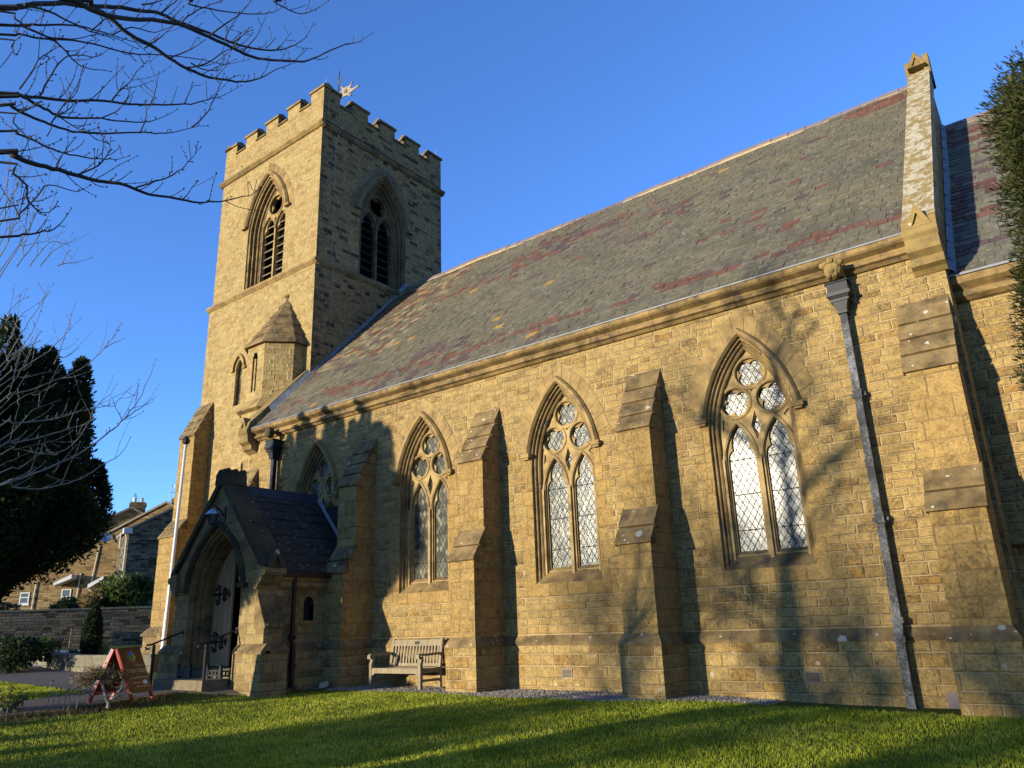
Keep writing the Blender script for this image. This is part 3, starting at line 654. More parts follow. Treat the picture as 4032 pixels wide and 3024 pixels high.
for i in range(22):
    a = c0.lerp(c1, i/22)+Vector((.015, 0, .02)); b = c0.lerp(c1, (i+1)/22)+Vector((.015, 0, .02)); o = .025*(i % 2)
    mb.add([a+Vector((.10, 0, .01)), b+Vector((.10, 0, .01)), b+Vector((0, 0, .12+o)), a+Vector((0, 0, .12+o))], [(0, 1, 2, 3)])
part(mb, 'lead_flashing', 'lead')
mb = MB(); mb.box(XE+.0, 5, CY-.28, CY-.18, 6.26, 6.30); part(mb, 'lead_gutter', 'lead')
# ============================================================ TOWER
TX0, TX1, TY0, TY1 = -25.65, -19.36, 1.74, 7.96
TZB, TZC, TZT = 13.25, 18.75, 19.92
BS, BE = -22.42, 4.76                     # belfry window centres
B_H, B_ZB, B_ZS, B_R = 1.17, 13.42, 15.55, 2.25
LW = .07                                  # the lower stage is a little wider
fs, fe = SOUTH(TY0), EAST(TX1)
mb = MB(); mb.prism([[(TX0, TZB-.1), (TX1, TZB-.1), (TX1, TZC+.2), (TX0, TZC+.2)], arch_loop(BS, B_H, B_ZB, B_ZS, B_R)], fs, 0, .02)
mb.box(TX0, TX0+.4, TY0+.02, TY1, TZB-.1, TZC+.2); mb.box(TX0, TX1-.45, TY1-.4, TY1, TZB-.1, TZC+.2)
fl = SOUTH(TY0-LW)
LAN = (-23.37, .20, 8.9, 10.25, .38)
mb.prism([[(TX0-LW, -.4), (TX1+LW, -.4), (TX1+LW, TZB-.08), (TX0-LW, TZB-.08)], arch_loop(*LAN)], fl, 0, .02)
mb.box(TX0-LW, TX0+.4, TY0-LW+.02, TY1, -.4, TZB-.08)
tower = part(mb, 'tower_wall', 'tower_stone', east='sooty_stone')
mb = MB(); mb.prism([[(TY0+.02, TZB-.1), (TY1, TZB-.1), (TY1, TZC+.2), (TY0+.02, TZC+.2)], arch_loop(BE, B_H, B_ZB, B_ZS, B_R)], fe, 0, .05)
mb.box(TX1+LW-.4, TX1+LW, TY0-LW+.02, TY1+LW, 5.5, TZB-.08)
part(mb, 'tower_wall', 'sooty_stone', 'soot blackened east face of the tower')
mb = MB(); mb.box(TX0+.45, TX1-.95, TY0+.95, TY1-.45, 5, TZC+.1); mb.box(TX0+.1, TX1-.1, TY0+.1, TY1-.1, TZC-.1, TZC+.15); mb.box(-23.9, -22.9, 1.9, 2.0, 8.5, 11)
part(mb, 'dark_core', 'dark_void')  # black core added to block light inside the tower
def band_course(z0, h, out, x0, x1, y0, y1, mat, name, back=.05):
    """moulded string course along the south and east faces"""
    pr = [(back, z0), (-out*.45, z0+h*.12), (-out*.75, z0+h*.3), (-out, z0+h*.42), (-out, z0+h*.66), (back, z0+h)]
    mb = MB(); r = random.Random(int(z0*10)); x = x0-out
    while x < x1+out-.01:
        b = min(x1+out, x+r.uniform(.8, 1.2)); mb.prism([(y0+a, z) for a, z in pr], ALONGX(), x, b-.004); x = b
    o = part(mb, name, mat[0], east=mat[1])
    mb = MB(); y = y0+.01
    while y < y1+out-.01:
        b = min(y1+out, y+r.uniform(.8, 1.2)); mb.prism([(x1-a, z) for a, z in pr], ALONGY(), y, b-.004); y = b
    mb.prism([(x0+a, z) for a, z in pr], ALONGY(), y0, y1)
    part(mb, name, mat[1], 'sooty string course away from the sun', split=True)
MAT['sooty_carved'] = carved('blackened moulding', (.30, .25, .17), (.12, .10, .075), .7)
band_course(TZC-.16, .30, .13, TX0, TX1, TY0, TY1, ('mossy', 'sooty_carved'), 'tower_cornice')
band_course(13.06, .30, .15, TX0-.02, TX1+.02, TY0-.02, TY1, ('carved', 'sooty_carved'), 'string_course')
# battlements
SM = [(-25.65, -24.89), (-24.26, -23.51), (-22.89, -22.12), (-21.50, -20.76), (-20.11, -19.36)]
EM = [(1.74, 2.49), (3.10, 3.87), (4.50, 5.28), (5.90, 6.65), (7.25, 7.96)]
def crenel(M_, z0, zc, zm):
    pts = [(M_[0][0], z0), (M_[-1][1], z0)]
    for a, b in reversed(M_): pts += [(b, zm), (a, zm)] if False else []
    top = []
    for i, (a, b) in enumerate(M_):
        top += [(a, zc if i else zm), (a, zm), (b, zm), (b, zc if i < len(M_)-1 else zm)]
    t2 = [];
    for p in top:
        if not t2 or p != t2[-1]: t2.append(p)
    return pts+t2[::-1]
mb = MB(); mb.prism(crenel(SM, TZC+.1, TZT-.06, 20.33), fs, 0, .34)
WM = EM
mb.prism(crenel([(TY0+.34, 2.49)]+EM[1:], TZC+.1, TZT-.06, 20.33), FR((TX0+.34, 0, 0), (0, 1, 0), (-1, 0, 0)), 0, .34)
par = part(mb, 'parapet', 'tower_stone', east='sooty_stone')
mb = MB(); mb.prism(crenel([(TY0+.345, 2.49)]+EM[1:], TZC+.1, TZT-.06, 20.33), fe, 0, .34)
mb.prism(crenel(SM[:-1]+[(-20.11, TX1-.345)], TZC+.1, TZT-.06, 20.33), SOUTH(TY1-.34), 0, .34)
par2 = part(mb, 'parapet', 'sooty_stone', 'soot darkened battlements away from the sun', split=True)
def caps(mb, M_, fr, zc, zm, th=.34):
    o = .055
    for i, (a, b) in enumerate(M_):
        prof = [(-o, zm-.02), (-o, zm+.07), (.02, zm+.12), (th*.5, zm+.19), (th-.02, zm+.12), (th+o, zm+.07), (th+o, zm-.02)]
        mb.loft([[fr.p(u, n, v) for n, v in prof] for u in (a-o, b+o)], True, True)
        if i < len(M_)-1:
            prof = [(-o, zc-.06), (-o, zc+.0), (th*.5, zc+.08), (th+o, zc), (th+o, zc-.06)]
            mb.loft([[fr.p(u, n, v) for n, v in prof] for u in (b-.002, M_[i+1][0]+.002)], True, True)
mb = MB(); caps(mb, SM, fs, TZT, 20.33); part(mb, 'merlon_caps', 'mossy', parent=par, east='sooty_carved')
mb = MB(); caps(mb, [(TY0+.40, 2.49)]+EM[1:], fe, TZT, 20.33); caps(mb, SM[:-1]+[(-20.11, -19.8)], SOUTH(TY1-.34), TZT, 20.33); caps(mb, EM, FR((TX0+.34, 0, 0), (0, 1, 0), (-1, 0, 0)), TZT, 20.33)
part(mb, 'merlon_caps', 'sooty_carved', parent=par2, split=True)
# belfry windows
def belfry(cx, fr, mats, tr_n=.44):
    prof = [(0, 0), (-.02, .05), (-.10, .055), (-.115, .10), (-.10, .15), (-.19, .155), (-.205, .21), (-.19, .26), (-.29, .27), (-.31, .33), (-.36, .36), (-.38, .52)]
    mb = MB(); mb.loft([[fr.p(u, n, v) for u, v in arch_loop(cx, B_H, B_ZB+n*.45, B_ZS, B_R, d)] for d, n in prof])
    win = part(mb, 'belfry_window', mats[0])
    hin = B_H-.375; out = arch_loop(cx, B_H, 13.55, B_ZS, B_R, -.37)
    lights = (cx-hin*.5-.005, cx+hin*.5+.005); lh = hin*.5-.035
    front = [out, circ(cx, 16.74, .40, 24)]+[arch_loop(x, lh, 13.62, 15.75, .60) for x in lights]+[[(cx, 15.98), (cx+.07, 16.15), (cx, 16.28), (cx-.07, 16.15)]]
    mb = MB(); mb.prism(front, fr, tr_n-.07, tr_n)
    back = [out, foil(cx, 16.74, .395, 4, .785, .46, 11)]+[cusped(x, lh-.02, 13.62, 15.6, 16.3) for x in lights]
    mb.prism(back, fr, tr_n, tr_n+.1); ring(mb, fr, cx, 16.74, .425, .035, tr_n-.07)
    for x in lights: bead(mb, fr, arch_arc(x, lh, 15.75, .60, .03), .028, tr_n-.07)
    part(mb, 'tracery', mats[1], parent=win)
    for i in range(9):
        z = 13.66+i*.325; mb = MB()
        if z > 16.4: break
        for x in lights:
            hw = lh+.03
            mb.loft([[fr.p(u, n, v) for n, v in ((tr_n+.02, z), (tr_n+.02, z+.05), (tr_n+.32, z+.27), (tr_n+.32, z+.22))] for u in (x-hw, x+hw)], True, True)
        part(mb, 'louvre', mats[2], parent=win)
    mb = MB(); zl = 16.05; rows = []
    for d, n in [(.06, .01), (.06, -.07), (.11, -.13), (.19, -.13), (.235, -.05), (.235, .01)]:
        A = [p for p in arch_arc(cx, B_H, B_ZS, B_R, d, 22) if p[1] > zl+.05]
        rows.append([fr.p(u, n, v) for u, v in [(A[0][0]+.012, zl)]+A+[(A[-1][0]-.012, zl)]])
    k = min(len(r) for r in rows); rows = [r[:k//2]+r[-(k-k//2):] for r in rows]; mb.loft(rows, closed=False)
    for sgn in (-1, 1):
        u = cx+sgn*(B_H+.17)
        mb.loft([[fr.p(u+a, n, v) for n, v in ((.01, zl-.07), (-.14, zl-.07), (-.14, zl+.03), (.01, zl+.03))] for a in (-.13, .13)], True, True)
    part(mb, 'hood_mould', mats[3], parent=win)
    mb = MB(); A0, A1 = arch_arc(cx, B_H, B_ZS, B_R, .245, 40), arch_arc(cx, B_H, B_ZS, B_R, .52, 40)
    for i in range(0, 80, 4):
        if A0[i][1] < 15.7 or A0[min(80, i+4)][1] < 15.7: continue
        q = [A0[i], A0[i+2], A0[min(80, i+4)], A1[min(80, i+4)], A1[i+2], A1[i]]; qx = sum(p[0] for p in q)/6; qz = sum(p[1] for p in q)/6
        mb.prism([(qx+(x-qx)*.95, qz+(z-qz)*.97) for x, z in q], fr, -.008, .01, back=False)
    part(mb, 'relieving_arch', mats[4])
    mb = MB(); mb.loft([[fr.p(u, n, v) for n, v in ((-.06, 13.30), (-.06, 13.36), (.46, 13.62), (.46, 13.3))] for u in (cx-B_H+.003, cx+B_H-.003)], True, True)
    part(mb, 'sill', mats[3], parent=win)
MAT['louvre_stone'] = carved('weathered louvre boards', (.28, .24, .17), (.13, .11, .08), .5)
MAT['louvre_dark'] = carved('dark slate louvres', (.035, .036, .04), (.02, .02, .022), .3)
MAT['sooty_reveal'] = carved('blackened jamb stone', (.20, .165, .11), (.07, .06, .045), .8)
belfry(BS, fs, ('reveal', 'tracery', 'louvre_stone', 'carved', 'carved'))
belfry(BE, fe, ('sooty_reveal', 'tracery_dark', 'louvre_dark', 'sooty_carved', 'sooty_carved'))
# small lancet in the lower stage
mb = MB(); mb.loft([[fl.p(u, n, v) for u, v in arch_loop(LAN[0], LAN[1], LAN[2]+n*.4, LAN[3], LAN[4], d)] for d, n in ((0, 0), (-.03, .06), (-.03, .2))])
lw_ = part(mb, 'lancet_window', 'reveal')
mb = MB(); mb.prism(arch_loop(*LAN), fl, .15, .155); part(mb, 'glass', 'glass', parent=lw_)
mb = MB(); mb.prism(arch_band(LAN[0], LAN[1], LAN[3], LAN[4], .09, .19, 10.27), fl, -.08, .01)
for sgn in (-1, 1): a, b = sorted((LAN[0]+sgn*.28, LAN[0]+sgn*.46)); mb.box(a, b, TY0-LW-.08, TY0-LW, 10.2, 10.29)
part(mb, 'hood_mould', 'carved', parent=lw_)
# stair turret: half an octagon against the south face
TC = (-20.74, 1.72)
def octo(ap, a0=-math.pi*5/8-math.pi/4):
    R = ap/math.cos(math.pi/8); return [(TC[0]+R*math.cos(a0+k*math.pi/4), TC[1]+R*math.sin(a0+k*math.pi/4)) for k in range(6)]
def panel(mb, p, q, z0, z1, th, hole=None):
    U = Vector((q[0]-p[0], q[1]-p[1], 0)); L = U.length; U.normalize(); N = Vector((-U.y, U.x, 0))
    mb.prism([[(0, z0), (L, z0), (L, z1), (0, z1)]]+([hole] if hole else []), FR((p[0], p[1], 0), U, N), 0, th); return L, U, N
O1 = octo(1.11); mb = MB()
for i in range(5):
    hole = None
    if i == 1: hole = [(.30, 8.62), (.56, 8.62), (.56, 9.80), (.50, 9.95), (.36, 9.95), (.30, 9.80)]
    panel(mb, O1[i], O1[i+1], 8.0, 10.25, .02, hole)
    if i == 1: TF = (O1[i], O1[i+1])
tur = part(mb, 'stair_turret', 'tower_stone', east='sooty_stone')
O2 = octo(1.17); mb = MB()
for i in range(5): panel(mb, O2[i], O2[i+1], -.4, 8.02, .02, [(.18, 5.9), (.28, 5.9), (.28, 6.28), (.23, 6.38), (.18, 6.28)] if i == 1 else None)
part(mb, 'turret_base', 'tower_stone', parent=tur, east='sooty_stone')
mb = MB(); R0, R1, R2 = octo(1.33), octo(1.33), octo(1.12)
mb.loft([[(x, y, 7.92) for x, y in octo(1.18)], [(x, y, 7.98) for x, y in R0], [(x, y, 8.03) for x, y in R1], [(x, y, 8.34) for x, y in R2]], cap=True); part(mb, 'turret_ledge', 'carved', parent=tur)
mb = MB(); n = 5
for i in range(n):
    a, b = i/n, (i+1)/n; ap0, ap1 = 1.24*(1-a)+.07*a, 1.24*(1-b)+.07*b; z0, z1 = 10.2+1.98*a, 10.2+1.98*b
    mb.loft([[(x, y, z0-.02) for x, y in octo(ap0)], [(x, y, z0+.035) for x, y in octo(ap0+.005)], [(x, y, z1) for x, y in octo(ap1-.035)]], cap=True)
mb.lathe([(.06, 0), (.07, .1), (.12, .12), (.12, .18), (.07, .2), (.06, .22)], (TC[0], TC[1]-.03, 12.13), 8); part(mb, 'turret_roof', 'weathered', 'pointed stone roof of the stair turret', parent=tur)
L, U, N = panel(MB(), *TF, 8, 10, .02); ft = FR((TF[0][0], TF[0][1], 0), U, N)
mb = MB(); mb.prism([(.28, 8.6), (.58, 8.6), (.58, 9.97), (.28, 9.97)], ft, .13, .135); part(mb, 'turret_glass', 'glass', parent=tur)
mb = MB(); mb.box(-21.2, -20.4, .72, .74, 5.8, 6.5); mb.box(-21.0, -20.3, 1.0, 1.02, 8.4, 10.1); part(mb, 'turret_dark_backing', 'dark_void', parent=tur, split=True)  # black sheets behind the slits stand in for the dark stair
# tower buttress at the south west corner
mb = MB(); x0, x1 = -25.82, -24.86
mb.prism([(.66, 1.5), (.66, 4.42), (1.06, 4.95), (1.06, 7.98), (1.7, 9.18), (1.8, 9.18), (1.8, 1.5)], ALONGX(), x0, x1)
tb = part(mb, 'tower_buttress', 'quoin', east='porch_stone')
mb = MB(); capping(mb, x0, x1, 1.06, 7.98, 1.68, 9.26, 4); part(mb, 'capping', 'weathered', parent=tb); mb = MB(); capping(mb, x0, x1, .66, 4.42, 1.08, 5.02, 2); part(mb, 'capping', 'weathered', parent=tb)
mb = MB(); mb.box(x0-.12, x1+.12, .52, 1.8, .9, 1.25); mb.loft([[(x, y, z) for x, y in ((x0-a, .66-a), (x1+a, .66-a), (x1+a, 1.75), (x0-a, 1.75))] for a, z in ((.2, 1.25), (.2, 1.31), (.0, 1.54))], cap=True)
mb.loft([[(x, y, z) for x, y in ((x0-a, .66-a), (x1+a, .66-a), (x1+a, 1.75), (x0-a, 1.75))] for a, z in ((.30, -.4), (.30, .62), (.28, .68), (.12, .92))], cap=True); part(mb, 'base', 'weathered', parent=tb)
# ============================================================ PORCH
PC, PY = -16.53, -2.75
PX0, PX1 = -18.22, -14.84
fp = SOUTH(PY)
DA = (PC, 1.06, -.2, 1.95, 1.62)          # front of the doorway
zR = 4.62                                  # roof ridge
mb = MB(); mb.prism([[(PX0, -.4), (PX1, -.4), (PX1, 2.62), (PC, 4.66), (PX0, 2.62)], arch_loop(*DA)], fp, 0, .05)
porch = part(mb, 'porch', 'porch_stone')
LZ = (-1.39, .14, 1.47, 1.83, .17)
mb = MB(); mb.prism([[(PY+.05, -.4), (0, -.4), (0, 2.5), (PY+.05, 2.5)], arch_loop(*LZ)], FR((PX1, 0, 0), (0, 1, 0), (-1, 0, 0)), 0, .3)
mb.box(PX0, PX0+.3, PY+.05, 0, -.4, 2.5); part(mb, 'porch_wall', 'porch_stone', parent=porch, split=True)
mb = MB(); prof = [(0, 0), (-.015, .05), (-.06, .055), (-.075, .1), (-.06, .15), (-.13, .16), (-.145, .22), (-.13, .28), (-.155, .29), (-.165, .36), (-.165, .62)]
mb.loft([[fp.p(u, n, v) for u, v in arch_loop(DA[0], DA[1], -.2, DA[3], DA[4], d)] for d, n in prof]); part(mb, 'doorway', 'reveal', parent=porch)
mb = MB(); rows = []; zl = 2.28
for d, n in [(.07, .01), (.07, -.06), (.11, -.11), (.17, -.11), (.20, -.04), (.20, .01)]:
    A = [p for p in arch_arc(DA[0], DA[1], DA[3], DA[4], d, 20) if p[1] > zl+.04]; rows.append([fp.p(u, n, v) for u, v in [(A[0][0]+.01, zl)]+A+[(A[-1][0]-.01, zl)]])
k = min(len(r) for r in rows); mb.loft([r[:k//2]+r[-(k-k//2):] for r in rows], closed=False)
for sgn in (-1, 1): a, b = sorted((PC+sgn*1.08, PC+sgn*1.32)); mb.box(a, b, PY-.14, PY, zl-.07, zl+.03)
part(mb, 'hood_mould', 'dark_coping', parent=porch)
# doors: left leaf shut, right leaf standing open into the dark porch
dy = PY+.56; hw = .92
def leaf(x0, x1):
    A = [p for p in arch_arc(PC, DA[1], DA[3], DA[4], -.20, 24)]
    top = [p for p in A if x0-.001 <= p[0] <= x1+.001]; f = lambda x: min(A, key=lambda p: abs(p[0]-x))[1]
    return [(x0, .52), (x1, .52)]+([(x1, f(x1))] if x1 < PC+.5 else [])+top+([(x0, f(x0))] if x0 > PC-.5 else [])
mb = MB(); nb = 7; xx0, xx1 = PC-hw, PC-.14
for i in range(nb):
    a, b = xx0+(xx1-xx0)*i/nb, xx0+(xx1-xx0)*(i+1)/nb
    A = arch_arc(PC, DA[1], DA[3], DA[4], -.15, 60); z = lambda x: max([p[1] for p in A if abs(p[0]-x) < .03] or [1.95])
    mb.prism([(a+.003, .53), (b-.003, .53), (b-.003, z(b)+.02), (a+.003, z(a)+.02)], SOUTH(dy), -.006*(i % 2), .05)
door = part(mb, 'door', 'door_wood')
def strap(zc):
    mb = MB(); y = dy-.025; X = lambda t: PC-hw+.02+t; S = .58
    mb.tube([(X(0), y, zc), (X(.30), y, zc+.005), (X(.62), y, zc+.01)], [.035, .026, .022], 6)
    for sg in (1, -1):
        for cx_, r_, st in ((.17, .095, .0), (.44, .062, .3)):
            c = [(X(cx_+.02+r_*.8*math.cos(a)), y, zc+sg*(r_*1.25+r_*1.15*math.sin(a))) for a in [(-1.6+st)+i*.42 for i in range(13)]]
            mb.tube(c, .017, 5)
            mb.tube([(X(cx_-.03), y, zc+sg*r_*1.3), (X(cx_+.06), y, zc+sg*r_*1.6), (X(cx_+.14), y, zc+sg*r_*2.0)], [.016, .026, .012], 5)
    for a in (.9, 0, -.9): mb.tube([(X(.6), y, zc+.01), (X(.6+.11*math.cos(a)), y, zc+.01+.10*math.sin(a))], [.024, .014], 5)
    part(mb, 'strap_hinge', 'iron', parent=door)
strap(1.06); strap(2.14)
mb = MB(); mb.prism([(0, .53), (.84, .53), (.84, 3.1), (.5, 2.8), (.0, 2.0)], FR((PC+hw-.02, dy+.06, 0), (0, 1, 0), (-1, 0, 0)), 0, .05); part(mb, 'door', 'door_wood', 'open right hand door leaf inside the dark porch')
mb = MB(); mb.box(PX0+.31, PX1-.31, -.03, -.02, -.3, 4.3); mb.box(PX0+.3, PX1-.3, PY+.6, 0, -.3, .50); mb.box(PX0+.3, PX0+.31, PY+.7, 0, -.3, 2.6); mb.box(PX1-.31, PX1-.302, PY+.7, 0, -.3, 1.4); part(mb, 'porch_dark_lining', 'dark_void', parent=porch)  # black sheets lining the porch in place of its inner shade
# roof and copings
rp = random.Random(3); ex = 1.80; ez = 2.52
def p_tint(u, v, j):
    k = rp.uniform(.75, 1.25); return (.05*k, .034*k, .035*k) if rp.random() < .06 else (.030*k, .031*k, .029*k)
mb = MB()
for sg in (1, -1):
    O = Vector((PC+sg*ex, 0 if sg > 0 else PY+.5, ez)); T = Vector((PC, O.y, zR)); V = T-O
    slates(mb, O+Vector((0, -.0 if sg > 0 else 0, 0)), (0, -1 if sg > 0 else 1, 0), V, 2.25, V.length, .29, .36, p_tint, rp, .018)
pr = part(mb, 'porch_roof', 'slate', 'dark blue grey slate roof of the porch')
mb = MB()
for sg in (1, -1): mb.add([(PC+sg*ex, PY+.45, ez-.03), (PC+sg*ex, 0, ez-.03), (PC, 0, zR-.03), (PC, PY+.45, zR-.03)], [(0, 1, 2, 3)])
part(mb, 'roof_boarding', 'dark_tile', parent=pr)
mb = MB(); y = -2.1
while y < -.02: b = min(-.005, y+.5); mb.prism([(PC-.22, zR-.2), (PC-.03, zR+.07), (PC+.03, zR+.07), (PC+.22, zR-.2)], ALONGY(), y+.004, b-.004); y = b
part(mb, 'ridge_tiles', 'dark_tile', parent=pr)
mb = MB(); sl_ = Vector((PC-(PC+ex), 0, zR-ez)); 
for sg in (1, -1):
    for i in range(7):
        a, b = i/7*.92, (i+1)/7*.92; p = lambda t: Vector((PC+sg*ex*(1-t), 0, ez+(zR-ez)*t))
        A, B = p(a), p(b); o = .012*(i % 2); mb.add([A+Vector((sg*.02, -.09, .05)), B+Vector((sg*.02, -.09, .05)), B+Vector((0, -.012, .17+o)), A+Vector((0, -.012, .17+o))], [(0, 1, 2, 3)])
part(mb, 'lead_flashing', 'lead', parent=pr, split=True)
mb = MB(); kx, kz = 1.90, 2.68; ap = 4.86
for sg in (1, -1):
    n = 3
    for i in range(n):
        a, b = i/n, (i+1)/n; xa, xb = PC+sg*kx*(1-a), PC+sg*kx*(1-b)*.999; za, zb = kz+(ap-kz)*a, kz+(ap-kz)*b
        mb.prism([(xa, za), (xb, zb), (xb, zb-.19), (xa, za-.19)], ALONGY(), PY-.06-.003*i, PY+.54)
pcop = part(mb, 'porch_coping', 'dark_coping', 'blackened porch gable coping dotted with white lichen')
mb = MB()
for sg in (1, -1):
    X = lambda t: PC+sg*t
    mb.prism([(X(1.72), 2.66), (X(1.98), 2.58), (X(2.0), 2.50), (X(1.97), 2.44), (X(1.90), 2.43), (X(1.84), 2.30), (X(1.74), 2.22), (X(1.70), 2.15), (X(1.6), 2.15), (X(1.6), 2.66)], ALONGY(), PY-.062, PY+.5)
part(mb, 'kneeler', 'porch_stone', parent=pcop, split=True)
mb = MB()
for sg in (1, -1): gablet(mb, FR((PC+sg*2.0, 0, 0), (0, 1, 0), (-sg, 0, 0)), PY+.24, 2.60, 0, 1.0)
mb.prism([(PC-.22, ap-.22), (PC-.20, ap+.04), (PC-.10, ap+.14), (PC+.10, ap+.14), (PC+.2, ap+.04), (PC+.22, ap-.22)], ALONGY(), PY-.08, PY+.5)
for dx in (-.14, 0, .14):
    for dy_ in (0, .2, .42): mb.lathe([(.03, -.06), (.075, 0), (.05, .06), (.01, .075)], (PC+dx, PY+.02+dy_, ap+.11), 7)
part(mb, 'gablet', 'dark_coping', parent=pcop, split=True)
# side buttress, base, eaves
mb = MB(); bx = [(PX1-.05, 2.05), (PX1+.02, 2.02), (PX1+.34, 1.40), (PX1+.36, 1.33), (PX1-.05, 1.33)]; 
mb.prism([(PX1-.05, 1.335), (PX1+.30, 1.335), (PX1+.30, 1.0), (PX1-.05, 1.0)], ALONGY(), PY+.001, PY+.46); pb = part(mb, 'porch_buttress', 'porch_stone')
mb = MB(); mb.prism(bx, ALONGY(), PY-.012, PY+.48); part(mb, 'capping', 'weathered', parent=pb)
mb = MB()
for a, b in ((PX0-.3, PC-1.075), (PC+1.075, PX1+.42)): mb.box(a, b, PY-.11, PY+.3, -.4, .82)
mb.box(PX1, PX1+.085, PY+.5, 0, -.4, .82); mb.box(PX1, PX1+.417, PY, PY+.55, -.4, .817); ppl = part(mb, 'porch_plinth', 'porch_stone', split=True)
mb = MB()
for a, b in ((PX0-.32, PC-1.09), (PC+1.09, PX1+.44)):
    mb.prism([(PY-.13, .822), (PY-.13, .87), (PY-.002, 1.02), (PY+.1, 1.02), (PY+.1, .822)], ALONGX(), a, b)
mb.prism([(PX1+.44, .822), (PX1+.44, .87), (PX1+.3, 1.02), (PX1-.02, 1.02), (PX1-.02, .822)], ALONGY(), PY-.02, PY+.58); mb.prism([(PX1+.10, .822), (PX1+.10, .87), (PX1, 1.0), (PX1-.02, .822)], ALONGY(), PY+.58, -.05)
part(mb, 'plinth_capping', 'weathered', parent=ppl, split=True)
mb = MB(); mb.prism([(PX1-.02, 2.14), (PX1+.03, 2.15), (PX1+.10, 2.22), (PX1+.10, 2.30), (PX1+.16, 2.36), (PX1+.16, 2.44), (PX1-.02, 2.46)], ALONGY(), PY+.5, -.96); part(mb, 'porch_cornice', 'carved', parent=porch)
mb = MB(); mb.prism([(PX1+.13, 2.41), (PX1+.24, 2.41), (PX1+.25, 2.52), (PX1+.13, 2.52)], ALONGY(), PY+.5, -.9); part(mb, 'gutter', 'iron', parent=porch)
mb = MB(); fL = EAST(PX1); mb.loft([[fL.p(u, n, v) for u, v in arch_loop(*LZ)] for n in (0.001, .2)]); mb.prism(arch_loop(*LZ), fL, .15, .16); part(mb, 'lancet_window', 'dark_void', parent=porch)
mb = MB(); mb.prism(arch_band(LZ[0], LZ[1], LZ[3], LZ[4], .001, .06, LZ[2]), fL, -.008, .01); mb.box(PX1-.01, PX1+.02, LZ[0]-.24, LZ[0]+.24, LZ[2]-.11, LZ[2]-.002); part(mb, 'lancet_dressing', 'quoin', parent=porch)
# steps
mb = MB(); mb.box(PC-1.02, PC+1.02, PY-.02, PY+.75, -.2, .515); part(mb, 'door_step', 'paving', parent=porch)
def pipe(name, x, y, zt, zb, wd, mat, rings, label, parent=None, foot=0):
    mb = MB(); mb.box(x-wd/2, x+wd/2, y-wd/2, y+wd/2, zb, zt)
    for z in rings:
        mb.box(x-wd/2-.02, x+wd/2+.02, y-wd/2-.02, y+wd/2+.02, z-.065, z-.045); mb.box(x-wd/2-.012, x+wd/2+.012, y-wd/2-.012, y+wd/2+.012, z-.045, z+.045); mb.box(x-wd/2-.02, x+wd/2+.02, y-wd/2-.02, y+wd/2+.02, z+.045, z+.065)
        mb.box(x+wd/2+.01, x+wd/2+.06, y, y+.05, z-.03, z+.03); mb.box(x-wd/2-.06, x-wd/2-.01, y, y+.05, z-.03, z+.03)
    return part(mb, 'downpipe', mat, label, parent=parent)
def hopper(dp, x, y, z, s=1., mat='iron'):
    mb = MB()
    def fr_(z0, hw0, z1, hw1): mb.loft([[(x-hw0*s, y-hw0*s*.8, z0), (x+hw0*s, y-hw0*s*.8, z0), (x+hw0*s, y+.13, z0), (x-hw0*s, y+.13, z0)], [(x-hw1*s, y-hw1*s*.8, z1), (x+hw1*s, y-hw1*s*.8, z1), (x+hw1*s, y+.13, z1), (x-hw1*s, y+.13, z1)]], cap=True)
    fr_(z-.30, .075, z-.26, .085); fr_(z-.26, .07, z-.10, .12); fr_(z-.10, .145, z-.06, .15); fr_(z-.06, .13, z, .165); fr_(z, .185, z+.06, .19); fr_(z+.06, .165, z+.22, .16); fr_(z+.22, .185, z+.25, .18)
    part(mb, 'hopper', mat, parent=dp)
dp = pipe('downpipe', -2.74, -.14, 6.2, 1.14, .112, 'worn_iron', (4.56, 2.58), 'flaking grey black downpipe at the right of the nave wall')
mb = MB(); mb.loft([[(x, y, z) for x, y in ((-2.80, o-.06), (-2.68, o-.06), (-2.68, o+.06), (-2.80, o+.06))] for z, o in ((1.16, -.14), (1.05, -.15), (.93, -.215), (.86, -.22))], cap=True)
for z in (1.12, .86): mb.box(-2.825, -2.655, -.30 if z < 1 else -.23, -.04, z-.05, z+.03)
mb.box(-2.80, -2.68, -.28, -.16, -.15, .86); part(mb, 'pipe_foot', 'worn_iron', parent=dp)
hopper(dp, -2.74, -.18, 6.24)
mb = MB(); rh = random.Random(2)   # carved beast head under the eaves above the hopper
mb.lathe([(.02, -.17), (.10, -.14), (.15, -.03), (.14, .08), (.09, .15), (.02, .17)], (-2.74, -.36, 6.66), 12); mb.box(-2.85, -2.63, -.36, -.02, 6.56, 6.76)
for dx, dz, r in ((-.075, .03, .042), (.075, .03, .042), (0, -.045, .055), (-.05, -.11, .045), (.05, -.11, .045), (-.14, .10, .06), (.14, .10, .06), (0, .13, .07), (-.08, .12, .05), (.08, .12, .05)):
    mb.lathe([(.005, -r), (r*.8, -r*.5), (r, 0), (r*.8, r*.5), (.005, r)], (-2.74+dx, -.475+abs(dx)*.35, 6.66+dz), 8)
part(mb, 'carved_head', 'mossy', parent=dp)
dp = pipe('downpipe', -18.32, -.14, 6.3, 4.2, .12, 'iron', (), 'black downpipe by the tower end of the nave'); hopper(dp, -18.32, -.18, 6.22, 1.15)
mb = MB(); mb.lathe([(.02, -.16), (.10, -.13), (.14, -.02), (.12, .1), (.02, .15)], (-18.32, -.34, 6.68), 10); part(mb, 'carved_head', 'dark_coping', parent=dp)
dp = pipe('downpipe', PX1+.13, -1.90, 2.42, 1.0, .075, 'iron', (1.12,), 'thin black downpipe on the porch side wall')
